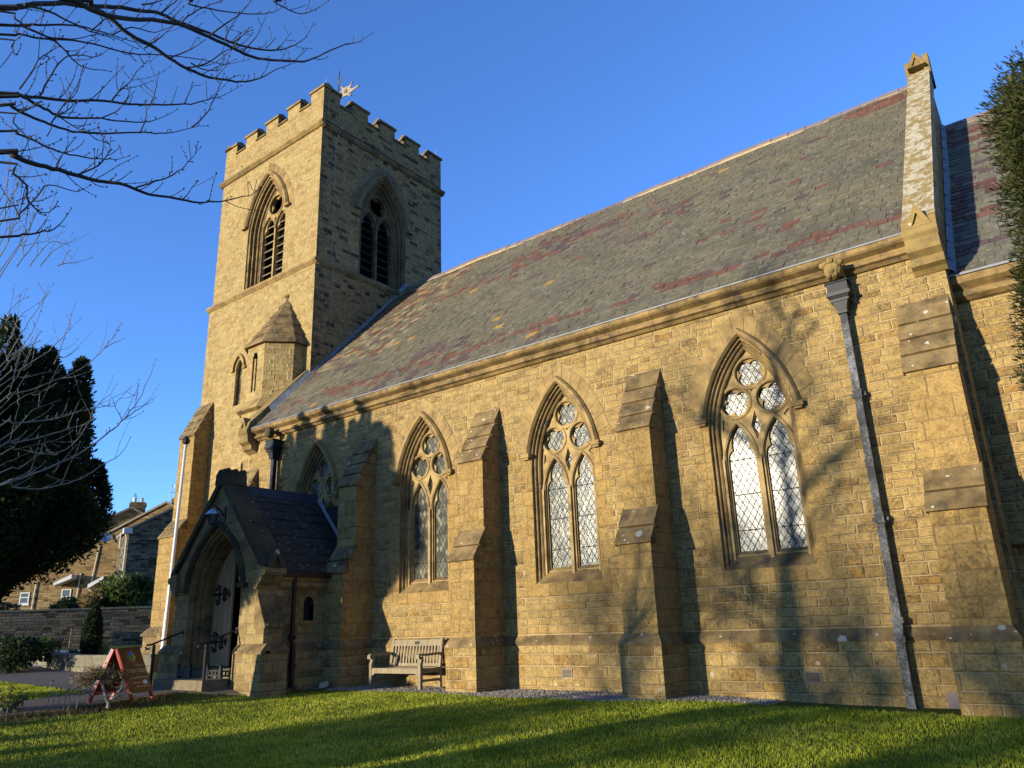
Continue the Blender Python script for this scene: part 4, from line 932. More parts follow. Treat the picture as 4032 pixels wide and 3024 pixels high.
mb = MB(); mb.box(PX1+.14, PX1+.225, -1.94, -1.86, .08, 1.0); mb.box(PX1+.12, PX1+.245, -1.96, -1.84, .5, .58); part(mb, 'pipe_foot', 'iron', parent=dp)
# air bricks and a patch of brick at the foot of the wall
for x, z in ((-4.10, .31), (-8.68, .32)):
    mb = MB(); mb.box(x-.125, x+.125, -.094, -.08, z-.085, z+.085); v = part(mb, 'air_vent', 'vent')
    mb = MB()
    for i in range(10):
        for j in range(6): mb.box(x-.105+i*.0215, x-.105+i*.0215+.0145, -.0965, -.0935, z-.066+j*.0225, z-.066+j*.0225+.0145)
    part(mb, 'vent_holes', 'dark_void', parent=v)
mb = MB(); mb.box(-2.30, -2.14, -.092, -.08, -.12, .13); part(mb, 'slate_patch', 'ridge_tile')
# pale conductor cable down the tower
mb = MB(); rk = random.Random(8); P_ = [(TX1+.02, 2.47, 20.3), (TX1+.02, 2.46, 19.9), (TX1+.02, 2.47, 19.1), (TX1+.16, 2.47, 18.9), (TX1+.16, 2.45, 18.7), (TX1+.03, 2.42, 18.4)]
z = 18.; 
while z > 13.6: P_.append((TX1+.03, 2.36+.03*math.sin(z*1.3)+rk.uniform(-.012, .012), z)); z -= .35
P_ += [(TX1+.2, 2.36, 13.4), (TX1+.2, 2.37, 13.1), (TX1+.1, 2.38, 12.8)]; z = 12.4
while z > 10.1: P_.append((TX1+.1, 2.38+rk.uniform(-.012, .012), z)); z -= .35
P_ += [(TX1+.12, 2.3, 9.82), (TX1+.15, 2.1, 9.62), (TX1+.15, 1.4, 8.9), (-19.2, 1.0, 8.45)]
mb.tube(P_, .008, 5); part(mb, 'conductor_cable', 'cable')
# ============================================================ THINGS AROUND THE CHURCH
# bench
bx0, bx1 = -13.32, -11.77
bench = thing('bench', 'silvered wooden bench with slatted back standing on gravel against the church wall', 'bench', (-12.55, -.55, 0))
FY, BY = -.88, -.26
def bar(mb, p, q, wx, wy):
    p, q = Vector(p), Vector(q); mb.loft([[(c.x-wx/2, c.y-wy/2, c.z), (c.x+wx/2, c.y-wy/2, c.z), (c.x+wx/2, c.y+wy/2, c.z), (c.x-wx/2, c.y+wy/2, c.z)] for c in (p, q)], cap=True)
zg = .03
for x in (bx0+.035, bx1-.035):
    mb = MB(); mb.loft([[(x-.036, y0, z), (x+.036, y0, z), (x+.036, y0+.072, z), (x-.036, y0+.072, z)] for y0, z in ((FY, zg), (FY, .40), (FY-.003, .50), (FY+.03, .58), (FY+.02, .66))], cap=True); mb.build('leg', 'bench_wood', bench)
    mb = MB(); mb.loft([[(x-.036, y0, z), (x+.036, y0, z), (x+.036, y0+.06, z), (x-.036, y0+.06, z)] for y0, z in ((BY-.03, zg), (BY-.03, .42), (BY+.06, 1.0))], cap=True); mb.build('leg', 'bench_wood', bench)
    mb = MB(); mb.loft([[(x-.042, y, z), (x+.042, y, z), (x+.042, y, z+.045), (x-.042, y, z+.045)] for y, z in ((FY-.05, .615), (FY-.045, .65), (FY, .675), (FY+.2, .665), (BY+.02, .68))], cap=True); mb.build('armrest', 'bench_wood', bench)
    mb = MB(); mb.box(x-.02, x+.02, FY+.07, BY-.03, .16, .21); mb.box(x-.02, x+.02, FY+.07, BY-.03, .33, .40); mb.build('stretcher', 'bench_wood', bench)
mb = MB(); 
for i in range(6): y = FY+.02+i*.098; dz = -.012*math.sin(i/5*math.pi); mb.box(bx0+.01, bx1-.01, y, y+.085, .405+dz, .43+dz)
mb.build('seat', 'bench_wood', bench)
mb = MB(); mb.prism([(bx0+.07, .405), (bx1-.07, .405), (bx1-.07, .27), (bx1-.12, .29), (bx1-.17, .325), (bx0+.17, .325), (bx0+.12, .29), (bx0+.07, .27)], SOUTH(FY+.01), 0, .03); mb.build('apron', 'bench_wood', bench)
mb = MB(); yb = lambda z: BY-.02+(z-.42)*.155
mb.loft([[(x, yb(z)+a, z) for a, z in ((0, .85), (.045, .85), (.045, .98), (0, .98))] for x in (bx0+.07, bx1-.07)], True, True); mb.loft([[(x, yb(z)+a, z) for a, z in ((0, .44), (.04, .44), (.04, .50), (0, .50))] for x in (bx0+.07, bx1-.07)], True, True)
n = 15
for i in range(n): x = bx0+.13+(bx1-bx0-.26)*i/(n-1); mb.loft([[(x-.024, yb(z)+.008, z), (x+.024, yb(z)+.008, z), (x+.024, yb(z)+.03, z), (x-.024, yb(z)+.03, z)] for z in (.49, .86)], cap=True)
mb.build('backrest', 'bench_wood', bench)
mb = MB(); xm = -12.53; mb.box(xm-.07, xm+.07, yb(.915)-.006, yb(.915)+.001, .885, .945); mb.build('plaque', 'iron', bench)
# flagpole behind the porch
fpx, fpy = -23.30, -.08
o = thing('flagpole', 'white flagpole rising behind the porch in front of the tower', 'flagpole', (fpx-.2, fpy, .2))
mb = MB(); mb.tube([(fpx-.2, fpy, .1), (fpx-.17, fpy, 1.75), (fpx-.02, fpy, 7.25)], [.058, .056, .046], 12); mb.build('pole', 'white_pole', o, smooth=True)
mb = MB(); mb.tube([(fpx-.2, fpy, .1), (fpx-.17, fpy, 1.95)], [.078, .066], 12); mb.build('sleeve', 'white_pole', o)
mb = MB(); mb.lathe([(.05, 0), (.11, .05), (.13, .14), (.08, .24), (.02, .3)], (fpx-.02, fpy, 7.2), 10); mb.build('finial', 'iron', o)
# porch lantern
lx, ly, lz = -16.36, PY-.30, 3.74
o = thing('wall_lantern', 'dark metal lantern on a bracket over the porch doorway', 'lantern', (lx, PY, lz))
mb = MB(); mb.lathe([(.03, .29), (.06, .27), (.12, .22), (.16, .175), (.165, .16)], (lx, ly, lz), 6); mb.build('lamp_shade', 'grey_metal', o)
mb = MB(); mb.lathe([(.07, -.06), (.075, -.05), (.115, .155), (.12, .16)], (lx, ly, lz), 6); mb.build('lamp_glass', 'lamp_glass', o)
mb = MB()
for k in range(6): a = k*math.pi/3; mb.tube([(lx+.076*math.cos(a), ly+.076*math.sin(a), lz-.06), (lx+.12*math.cos(a), ly+.12*math.sin(a), lz+.16)], .009, 4)
mb.lathe([(.02, -.1), (.08, -.07), (.08, -.055)], (lx, ly, lz), 6); mb.build('frame', 'iron', o)
mb = MB(); mb.tube([(lx, PY, lz+.12), (lx, PY-.06, lz+.2), (lx, ly+.05, lz+.36), (lx, ly-.02, lz+.38), (lx, ly, lz+.29)], .018, 6); mb.box(lx-.05, lx+.05, PY-.025, PY, lz+.02, lz+.36); mb.build('bracket', 'iron', o)
# entrance step, boot scrapers, handrails
o = tag(MB().box(PC-.98, PC+1.0, PY-.72, PY-.12, 0, .33).build('entrance_step', 'paving'), 'broad worn stone step in front of the church door', 'step')
def scraper(x, lab):
    y = PY-.22; z = .325; o = thing('boot_scraper', lab, 'boot scraper', (x, y, z), 'boot scrapers on the entrance step')
    mb = MB(); mb.box(x-.22, x+.22, y-.015, y+.015, z+.05, z+.085); mb.box(x-.22, x+.22, y-.015, y+.015, z+.15, z+.18)
    for i in range(4): xx = x-.2+i*.133; mb.box(xx-.035, xx+.035, y-.012, y+.012, z+.08, z+.155)
    mb.build('scraper_bar', 'iron', o)
    for dx in (-.25, .25):
        mb = MB(); mb.prism([(x+dx-.06, z), (x+dx+.06, z), (x+dx+.04, z+.1), (x+dx+.045, z+.2), (x+dx+.02, z+.25), (x+dx, z+.31), (x+dx-.02, z+.25), (x+dx-.045, z+.2), (x+dx-.04, z+.1)], SOUTH(y), -.025, .025); mb.build('post', 'iron', o)
scraper(-17.15, 'black iron boot scraper between the A-board and the door, left one on the step')
scraper(-15.93, 'black iron boot scraper in front of the oak door leaf')
def handrail(x, lab, xw):
    y0, y1 = PY-.66, PY-.02
    o = thing('handrail', lab, 'handrail', (x, y0, .15), 'handrails beside the entrance step')
    mb = MB(); mb.tube([(x, y0, .1), (x, y0, 1.06)], .034, 8); mb.build('post', 'iron', o)
    mb = MB(); mb.tube([(x, y0-.11, .98), (x, y0-.17, .97), (x, y0-.2, 1.01), (x, y0-.16, 1.06), (x, y0-.08, 1.06), (x, y0, 1.085), (xw, y1-.02, 1.31), (xw, y1+.03, 1.31)], .021, 8); mb.build('rail', 'iron', o, smooth=True)
    mb = MB(); mb.box(xw-.04, xw+.04, y1, y1+.02, 1.25, 1.37); mb.build('wall_plate', 'iron', o)
handrail(-17.74, 'black handrail on the flagpole side of the entrance step', -17.72)
handrail(-15.58, 'black handrail whose shadow falls on the sunlit stone beside the door', -15.50)
# weather vane and lightning rods
o = thing('weather_vane', 'gilded star shaped weather vane on a pole above the tower', 'weather vane', (-22.48, 4.85, 18.9))
mb = MB(); mb.tube([(-22.48, 4.85, 18.9), (-22.48, 4.85, 24.62)], [.045, .025], 8); mb.build('pole', 'bark', o)
mb = MB(); mb.tube([(-22.48, 4.85, 22.85), (-22.48, 4.85, 24.35)], [.03, .02], 8); mb.lathe([(.03, -.1), (.09, 0), (.03, .1)], (-22.48, 4.85, 23.45), 8); mb.build('collar', 'gold_vane', o)
star = [(-21.24, 23.15), (-21.62, 23.06), (-21.66, 22.99), (-21.95, 23.12), (-22.33, 23.2), (-22.24, 23.38), (-22.46, 23.44), (-22.25, 23.5), (-22.33, 23.71), (-22.02, 23.55), (-21.82, 23.52), (-21.65, 23.55), (-21.72, 23.36)]
star = [(-21.20, 23.17), (-21.55, 23.12), (-21.78, 23.10), (-21.76, 23.04), (-21.62, 22.97), (-21.70, 22.96), (-21.90, 23.08), (-22.12, 23.12), (-22.34, 23.18), (-22.20, 23.34), (-22.22, 23.42), (-22.46, 23.42), (-22.46, 23.47), (-22.22, 23.52), (-22.34, 23.70), (-22.28, 23.73), (-22.16, 23.58), (-21.98, 23.55), (-21.74, 23.50), (-21.60, 23.58), (-21.64, 23.48), (-21.72, 23.36), (-21.55, 23.25), (-21.22, 23.24)]
mb = MB(); fv = FR((0, 4.85, 0), (1, 0, 0), (0, 1, 0)); mb.prism(star, fv, -.015, .015)
for a, b in ((-21.18, 23.20), (-21.60, 23.58), (-21.64, 22.96), (-22.33, 23.73), (-22.35, 23.17)): mb.lathe([(.005, -.055), (.05, -.02), (.05, .02), (.005, .055)], (a, 4.85, b), 7)
mb.build('vane', 'gold_vane', o)
mb = MB(); ring(mb, fv, -21.98, 23.34, .085, .016, -.017, 16); ring(mb, fv, -21.92, 23.28, .05, .014, -.018, 12); mb.build('emblem', 'bark', o)
mb = MB(); mb.tube([(-22.47, 4.83, 23.95), (-22.36, 4.83, 24.12), (-22.33, 4.83, 24.22)], [.02, .02, .01], 6); mb.lathe([(.005, -.04), (.045, 0), (.005, .04)], (-22.34, 4.83, 24.16), 7); mb.lathe([(.005, -.04), (.045, 0), (.005, .04)], (-22.40, 4.83, 24.02), 7); mb.build('pointer', 'gold_vane', o)
for x, y, lab in ((-19.5, 1.9, 'short lightning rod on the nearest corner merlon of the tower'), (-25.5, 1.9, 'short lightning rod on the left corner merlon of the tower'), (-19.5, 7.8, 'short lightning rod on the right corner merlon of the tower')):
    o = tag(MB().tube([(x, y, 20.45), (x, y, 20.86)], [.014, .007], 5).build('lightning_rod', 'grey_metal'), lab, 'lightning rod', 'lightning rods on the tower corners')
# A-board on the path
A0, A1 = Vector((-14.80, -5.27, .13)), Vector((-15.06, -4.76, .13))       # feet of the front panel
B0, B1 = Vector((-15.27, -5.83, .13)), Vector((-15.54, -5.30, .13))
T0, T1 = Vector((-15.00, -5.60, 1.04)), Vector((-15.26, -5.09, 1.05))
o = thing('a_board', 'red framed brown A-board reading OPEN TODAY on the church path', 'sign', (-15.1, -5.3, .13))
def beam(mb, p, q, w1, w2, ax):
    p, q = Vector(p), Vector(q); d = (q-p).normalized(); a = Vector(ax).normalized(); b = d.cross(a).normalized()
    mb.loft([[c+a*i*w1/2+b*j*w2/2 for i, j in ((-1, -1), (1, -1), (1, 1), (-1, 1))] for c in (p, q)], cap=True)
dirA = (A1-A0).normalized()
for (p0, t0) in ((A0, T0), (A1, T1), (B0, T0), (B1, T1)):
    mb = MB(); off = (p0-t0); off.z = 0; off = off.normalized()*.022; beam(mb, p0, t0+off, .05, .045, dirA); mb.build('leg', 'red_paint', o)
for (p0, p1, nm) in ((A0, A1, 'front_panel'), (B0, B1, 'rear_panel')):
    off = (p0-T0); off.z = 0; off = off.normalized(); a, b = p0.lerp(T0, .12), p1.lerp(T1, .12); t0, t1 = T0, T1
    n_ = (b-a).cross(t0-a).normalized(); 
    if n_.dot(off) < 0: n_ = -n_
    mb = MB(); k = .028; e = dirA*.025
    q = [a-e, b+e, t1+e+off*.02, t0-e+off*.02]; mb.loft([[c+n_*k for c in q], [c+n_*(k+.014) for c in q]], cap=True); pn = mb.build(nm, 'brown_board', o)
    if nm == 'front_panel': PA, PU, PV, PN, PK, FP = a-e, ((b+e)-(a-e)), (t0-e+off*.02)-(a-e), n_, k+.014, pn
mb = MB(); beam(mb, A0.lerp(T0, .18), B0.lerp(T0, .18), .03, .03, dirA); mb.build('cross_bar', 'red_paint', o)
W_, H_ = PU.length, PV.length; Uu, Vv = PU.normalized(), PV.normalized()
def on_panel(u, v, d=.004): return PA+Uu*u*W_+Vv*v*H_+PN*(PK+d)
def flat_on(loop, nm, mat, d):
    V, F = tess([loop]); mb = MB(); mb.add([on_panel(u, v, d) for u, v in V], F); mb.build(nm, mat, FP)
flip = 1
def ell(a, b, cx=.50, cy=.80, n=26, t0=0., t1=2*math.pi): return [(cx+a*math.cos(t0+(t1-t0)*k/n), cy+b*math.sin(t0+(t1-t0)*k/n)) for k in range(n+1 if t1-t0 < 6.2 else n)]
ex_, ey_ = .155, .105
flat_on(ell(ex_+.045, ey_+.028), 'emblem', 'gold_letters', .002); flat_on(ell(ex_+.035, ey_+.022), 'emblem', 'brown_board', .004)
flat_on(ell(ex_, ey_), 'emblem', 'sign_black', .006)
flat_on([(.50+.14*math.cos(t), .80+.096*math.sin(t)) for t in [.45+i*(2.35)/12 for i in range(13)]]+[(.47, .835), (.52, .845)], 'emblem', 'sign_blue', .008)
flat_on([(.365, .825), (.45, .825), (.485, .79), (.46, .745), (.43, .72), (.385, .745), (.36, .785)], 'emblem', 'sign_green', .008)
flat_on([(.55, .845), (.61, .83), (.64, .79), (.625, .74), (.59, .715), (.58, .74), (.595, .765), (.56, .785), (.54, .81)], 'emblem', 'sign_yellow', .008)
flat_on([(.525, .775), (.555, .765), (.545, .725), (.55, .705), (.50, .702), (.45, .715), (.465, .73), (.50, .735)], 'emblem', 'sign_yellow', .008)
def lettering(txt, u, v, size, nm='lettering', mat='gold_letters', wmul=1.):
    cu = bpy.data.curves.new(nm, 'FONT'); cu.body = txt; cu.size = 1; cu.align_x = 'LEFT'; to = bpy.data.objects.new(nm, cu); COL.objects.link(to)
    bpy.context.view_layer.update(); me = bpy.data.meshes.new_from_object(to.evaluated_get(bpy.context.evaluated_depsgraph_get())); bpy.data.objects.remove(to)
    off = o.location; x0 = min(vv.co.x for vv in me.vertices)
    for vv in me.vertices: c = on_panel(u, v, .004)+Uu*(vv.co.x-x0)*size*wmul+Vv*vv.co.y*size; vv.co = c-off
    me.materials.append(MAT[mat]); ob = bpy.data.objects.new(nm, me); COL.objects.link(ob); ob.parent = FP; return ob
lettering("'s Church", .50, .575, .066); lettering('OPEN TODAY', .10, .44, .098, wmul=.98)
for v, u0, u1 in ((.315, .12, .93), (.205, .22, .62), (.12, .30, .90)):
    mb = MB(); r = random.Random(int(v*99)); u = u0
    while u < u1: d = r.uniform(.012, .03); mb.add([on_panel(u, v), on_panel(u+d, v), on_panel(u+d, v+.022+.012*(r.random() < .3)), on_panel(u, v+.022)], [(0, 1, 2, 3)]); u += d+(.022 if r.random() < .25 else .009)
    mb.build('lettering', 'gold_letters', FP)
flat_on([(.66, .175), (.85, .175), (.86, .235), (.80, .265), (.70, .262), (.655, .24)], 'sticker', 'paper', .006)
# loose stones and slabs
def rock(c, r, seed, mat='pebble', sq=.6):
    q = random.Random(seed); me = bpy.data.meshes.new('stone'); bm = bmesh.new(); bmesh.ops.create_icosphere(bm, subdivisions=2, radius=1)
    k = [Vector((q.gauss(0, 1), q.gauss(0, 1), q.gauss(0, 1))).normalized() for _ in range(9)]
    for v in bm.verts:
        m = 1.
        for d in k: m = min(m, .72/max(.2, v.co.normalized().dot(d))) if v.co.normalized().dot(d) > .72 else m
        v.co = Vector((v.co.x*r*m, v.co.y*r*.7*m, v.co.z*r*sq*m))
    bm.to_mesh(me); bm.free(); me.materials.append(MAT[mat]); ob = bpy.data.objects.new('stone', me); COL.objects.link(ob); ob.location = c; ob.rotation_euler.z = q.random()*3; return ob
tag(rock((-14.35, -1.25, .09), .17, 3), 'pale rough stone lying on the gravel beside the porch', 'stone')
tag(rock((-14.62, -1.75, .07), .12, 5, 'brick', .5), 'small reddish stone at the foot of the porch downpipe', 'stone')
m_ = MB(); m_.prism([(-7.75, -1.30), (-7.15, -1.42), (-6.95, -1.25), (-7.55, -1.12)], FLAT, .005, .05); tag(m_.build('slate_slab', 'ridge_tile'), 'dark broken slab lying on the gravel by the middle buttress', 'slab')
# measured limbs: (radius at the start, points in metres, springs from the trunk)
LIMBS = [(0.034,[(-8.85,-13.3,6.198),(-8.053,-12.076,6.813),(-7.401,-11.074,7.098),(-7.428,-10.904,7.254),(-7.45,-10.728,7.424),(-7.462,-10.529,7.589),(-7.456,-10.291,7.73),(-7.449,-10.072,7.865),(-7.422,-9.814,7.993),(-7.395,-9.577,8.103),(-7.384,-9.389,8.115),(-7.295,-9.056,8.145),(-7.222,-8.778,8.138),(-7.129,-8.484,8.187),(-7.064,-8.255,8.291),(-7.035,-8.09,8.423),(-6.982,-7.894,8.679),(-6.983,-7.781,9.008)],1),
(0.03,[(-8.85,-13.3,6.226),(-7.786,-11.923,6.841),(-6.916,-10.797,7.126),(-6.898,-10.472,7.2),(-6.907,-10.257,7.271),(-6.909,-10.039,7.398),(-6.89,-9.788,7.546),(-6.864,-9.537,7.633),(-6.823,-9.274,7.649),(-6.769,-9.005,7.645),(-6.739,-8.794,7.655),(-6.675,-8.538,7.73),(-6.611,-8.294,7.837),(-6.58,-8.111,7.956),(-6.534,-7.912,8.171),(-6.443,-7.663,8.423),(-6.403,-7.487,8.553),(-6.345,-7.296,8.799)],1),
(0.03,[(-8.85,-13.3,6.476),(-7.86,-11.788,7.091),(-7.05,-10.551,7.376),(-7.06,-10.422,7.377),(-7.047,-10.234,7.363),(-7.026,-10.035,7.284),(-6.981,-9.796,7.255),(-6.959,-9.624,7.21),(-6.933,-9.451,7.181),(-6.865,-9.204,7.173),(-6.83,-9.032,7.229),(-6.788,-8.858,7.282),(-6.726,-8.656,7.431),(-6.677,-8.485,7.638),(-6.61,-8.294,7.818)],1),
(0.018,[(-8.85,-13.3,6.077),(-8.103,-12.048,6.692),(-7.492,-11.024,6.977),(-7.511,-10.759,7.176),(-7.544,-10.57,7.329),(-7.561,-10.345,7.488),(-7.582,-10.146,7.576),(-7.573,-9.88,7.646),(-7.532,-9.559,7.729)],1),
(0.02,[(-8.85,-13.3,5.203),(-7.983,-12.018,5.818),(-7.273,-10.97,6.103),(-7.304,-10.823,6.189),(-7.323,-10.645,6.273),(-7.315,-10.397,6.379),(-7.317,-10.195,6.505),(-7.32,-10.012,6.605),(-7.316,-9.82,6.676),(-7.282,-9.569,6.802),(-7.243,-9.325,6.929),(-7.224,-9.136,7.053),(-7.207,-8.96,7.215),(-7.201,-8.809,7.348),(-7.176,-8.629,7.582)],1),
(0.019,[(-8.85,-13.3,5.105),(-7.929,-12.029,5.72),(-7.175,-10.99,6.005),(-7.181,-10.816,6.112),(-7.199,-10.697,6.102),(-7.216,-10.578,6.107),(-7.23,-10.456,6.11),(-7.226,-10.289,6.194),(-7.227,-10.143,6.277),(-7.213,-9.965,6.342),(-7.158,-9.7,6.444),(-7.144,-9.546,6.575),(-7.127,-9.392,6.769)],1),
(0.016,[(-8.85,-13.3,4.763),(-7.714,-12.077,5.378),(-6.784,-11.076,5.663),(-6.816,-10.999,5.724),(-6.841,-10.9,5.719),(-6.847,-10.741,5.727),(-6.865,-10.628,5.747),(-6.863,-10.464,5.776),(-6.845,-10.264,5.854),(-6.815,-10.046,5.955),(-6.786,-9.848,6.059),(-6.773,-9.696,6.126),(-6.762,-9.556,6.217),(-6.736,-9.39,6.355),(-6.717,-9.244,6.447)],1),
(0.008,[(-6.716,-9.417,6.331),(-6.676,-9.295,6.53),(-6.664,-9.229,6.757),(-6.658,-9.177,6.994),(-6.661,-9.141,7.146)],0),
(0.026,[(-8.85,-13.3,4.207),(-7.599,-12.071,4.822),(-6.575,-11.066,5.107),(-6.618,-10.96,5.142),(-6.644,-10.804,5.162),(-6.663,-10.634,5.198),(-6.689,-10.495,5.237),(-6.702,-10.326,5.266),(-6.724,-10.191,5.307),(-6.739,-10.043,5.366),(-6.753,-9.899,5.387),(-6.758,-9.739,5.392),(-6.746,-9.552,5.446),(-6.707,-9.319,5.472),(-6.696,-9.153,5.552),(-6.681,-8.984,5.632),(-6.661,-8.814,5.75),(-6.669,-8.696,5.828),(-6.703,-8.62,5.928)],1),
(0.009,[(-6.702,-9.907,5.363),(-6.691,-9.782,5.471),(-6.659,-9.618,5.609),(-6.647,-9.503,5.753),(-6.648,-9.415,5.921),(-6.65,-9.332,6.09)],0),
(0.013,[(-8.85,-13.3,4.636),(-7.816,-12.031,5.251),(-6.969,-10.992,5.536),(-6.999,-10.862,5.596),(-7.017,-10.698,5.608),(-7.034,-10.541,5.612),(-7.051,-10.395,5.643),(-7.052,-10.21,5.694),(-7.062,-10.061,5.765),(-7.08,-9.935,5.837),(-7.107,-9.836,5.937)],1),
(0.013,[(-8.85,-13.3,4.223),(-7.703,-12.036,4.838),(-6.765,-11.002,5.123),(-6.77,-10.894,5.068),(-6.773,-10.784,5.011),(-6.793,-10.733,4.884),(-6.8,-10.646,4.831),(-6.81,-10.567,4.853),(-6.821,-10.496,4.954)],1),
(0.014,[(-8.85,-13.3,3.635),(-7.795,-11.955,4.25),(-6.932,-10.855,4.535),(-6.924,-10.684,4.624),(-6.928,-10.564,4.699),(-6.941,-10.475,4.764),(-6.958,-10.402,4.875),(-6.977,-10.334,5.054)],1),
(0.009,[(-7.287,-10.643,6.261),(-7.292,-10.6,6.487),(-7.292,-10.543,6.714),(-7.287,-10.473,6.855),(-7.266,-10.354,6.942),(-7.24,-10.227,6.981),(-7.216,-10.112,7.155)],0),
(0.008,[(-7.335,-10.81,6.277),(-7.318,-10.748,6.483),(-7.306,-10.708,6.673),(-7.278,-10.61,6.837),(-7.266,-10.571,6.896)],0),
(0.008,[(-7.284,-10.01,6.588),(-7.286,-9.946,6.748),(-7.281,-9.865,6.907),(-7.281,-9.798,7.084),(-7.271,-9.71,7.284)],0),
(0.007,[(-7.328,-9.592,6.816),(-7.315,-9.562,6.975),(-7.309,-9.549,7.248)],0),
(0.007,[(-7.279,-9.246,7.005),(-7.262,-9.212,7.158),(-7.249,-9.186,7.311)],0),
(0.009,[(-6.869,-10.643,5.767),(-6.847,-10.572,5.998),(-6.822,-10.499,6.173),(-6.817,-10.482,6.474)],0),
(0.007,[(-6.803,-9.887,6.045),(-6.788,-9.853,6.256),(-6.797,-9.875,6.422)],0),
(0.006,[(-7.235,-9.887,6.616),(-7.228,-9.869,6.724),(-7.225,-9.861,6.819)],0),
(0.008,[(-6.686,-10.41,5.261),(-6.648,-10.307,5.371),(-6.624,-10.245,5.478),(-6.614,-10.219,5.591),(-6.615,-10.222,5.712)],0),
(0.006,[(-6.791,-9.388,5.511),(-6.764,-9.335,5.619),(-6.741,-9.29,5.745)],0),
(0.007,[(-6.694,-10.148,5.315),(-6.677,-10.106,5.397)],0),
(0.008,[(-6.746,-10.585,5.275),(-6.738,-10.562,5.383),(-6.723,-10.518,5.518),(-6.713,-10.488,5.623)],0),
(0.007,[(-6.97,-10.63,5.674),(-6.964,-10.611,5.769)],0),
(0.014,[(-8.85,-13.3,6.125),(-8.209,-12.015,6.74),(-7.684,-10.964,7.025),(-7.718,-10.782,7.162),(-7.75,-10.601,7.254),(-7.742,-10.308,7.429),(-7.717,-9.994,7.542),(-7.703,-9.739,7.615),(-7.648,-9.407,7.782),(-7.571,-9.059,7.921),(-7.47,-8.698,8.005),(-7.401,-8.42,8.222)],1),
(0.012,[(-7.554,-10.855,7.143),(-7.529,-10.519,7.141),(-7.518,-10.266,6.997),(-7.485,-9.977,7.092)],0),
(0.012,[(-7.425,-9.564,8.131),(-7.39,-9.484,8.296),(-7.346,-9.386,8.459)],0),
(0.012,[(-8.85,-13.3,7.094),(-7.784,-11.287,7.709),(-6.912,-9.64,7.994),(-6.922,-9.504,8.013),(-6.884,-9.277,8.077),(-6.796,-8.971,8.188),(-6.709,-8.692,8.326),(-6.689,-8.535,8.476),(-6.688,-8.41,8.678)],1),
(0.012,[(-8.85,-13.3,7.333),(-7.505,-10.878,7.948),(-6.404,-8.896,8.233),(-6.38,-8.782,8.233),(-6.344,-8.652,8.214),(-6.275,-8.477,8.217),(-6.214,-8.321,8.352),(-6.161,-8.181,8.544)],1),
(0.01,[(-7.073,-9.511,7.797),(-7.046,-9.377,8.046),(-7.005,-9.22,8.251),(-6.941,-9.028,8.449)],0),
(0.01,[(-7.019,-9.174,7.843),(-6.945,-9.034,8.07),(-6.865,-8.891,8.289),(-6.81,-8.795,8.541)],0),
(0.007,[(-6.979,-8.889,7.865),(-6.924,-8.793,8.086),(-6.88,-8.718,8.16)],0),
(0.008,[(-6.932,-8.807,7.801),(-6.883,-8.723,7.969),(-6.842,-8.655,8.158),(-6.803,-8.59,8.445)],0),
(0.007,[(-7.148,-8.201,8.375),(-7.109,-8.14,8.494),(-7.059,-8.064,8.683)],0),
(0.008,[(-7.024,-8.971,7.928),(-6.998,-8.923,8.157),(-6.929,-8.801,8.49)],0),
(0.006,[(-7.136,-8.369,8.28),(-7.075,-8.271,8.461)],0),
(0.006,[(-6.776,-8.182,8.002),(-6.704,-8.078,8.205)],0),
(0.01,[(-7.135,-9.905,7.826),(-7.089,-9.794,7.913),(-7.029,-9.656,8.045)],0),
(0.011,[(-8.85,-13.3,5.925),(-7.892,-12.11,6.54),(-7.108,-11.136,6.825),(-7.129,-11.009,6.836),(-7.139,-10.851,6.822),(-7.139,-10.67,6.862),(-7.128,-10.466,6.985),(-7.124,-10.301,7.148),(-7.122,-10.146,7.202)],1),
(0.011,[(-6.971,-10.998,6.916),(-6.997,-10.791,7.009),(-7.026,-10.608,7.042),(-7.04,-10.394,7.083),(-7.047,-10.176,7.158),(-7.038,-9.932,7.176)],0),
(0.01,[(-8.85,-13.3,5.564),(-7.833,-12.101,6.179),(-7.001,-11.12,6.464),(-6.979,-11.03,6.423),(-6.967,-10.985,6.357),(-6.962,-10.964,6.475)],1),
(0.008,[(-7.38,-10.275,7.346),(-7.348,-10.182,7.539),(-7.313,-10.087,7.737),(-7.297,-10.045,7.911)],0),
(0.008,[(-7.311,-10.082,7.408),(-7.281,-9.912,7.606),(-7.227,-9.693,7.661),(-7.171,-9.485,7.886)],0),
(0.008,[(-7.102,-9.824,7.284),(-7.047,-9.697,7.488),(-7.001,-9.595,7.684)],0),
(0.008,[(-7.096,-9.561,7.327),(-7.011,-9.382,7.507),(-6.95,-9.26,7.688)],0),
(0.009,[(-7.114,-9.364,7.335),(-7.02,-9.176,7.449),(-6.915,-8.98,7.722),(-6.848,-8.861,7.786)],0),
(0.008,[(-6.997,-9.354,7.333),(-6.943,-9.246,7.296),(-6.859,-9.085,7.353),(-6.842,-9.054,7.563)],0),
(0.01,[(-8.85,-13.3,4.756),(-7.766,-12.058,5.371),(-6.879,-11.042,5.656),(-6.853,-10.942,5.6),(-6.82,-10.824,5.499),(-6.798,-10.751,5.479)],1),
(0.008,[(-6.94,-10.884,5.777),(-6.93,-10.848,5.861)],0),
(0.006,[(-7.238,-10.481,6.1),(-7.209,-10.394,6.247),(-7.199,-10.363,6.317)],0),
(0.006,[(-7.229,-10.455,6.101),(-7.183,-10.317,6.036),(-7.165,-10.266,6.046)],0),
(0.006,[(-7.208,-10.091,6.297),(-7.161,-9.97,6.451),(-7.143,-9.924,6.547)],0),
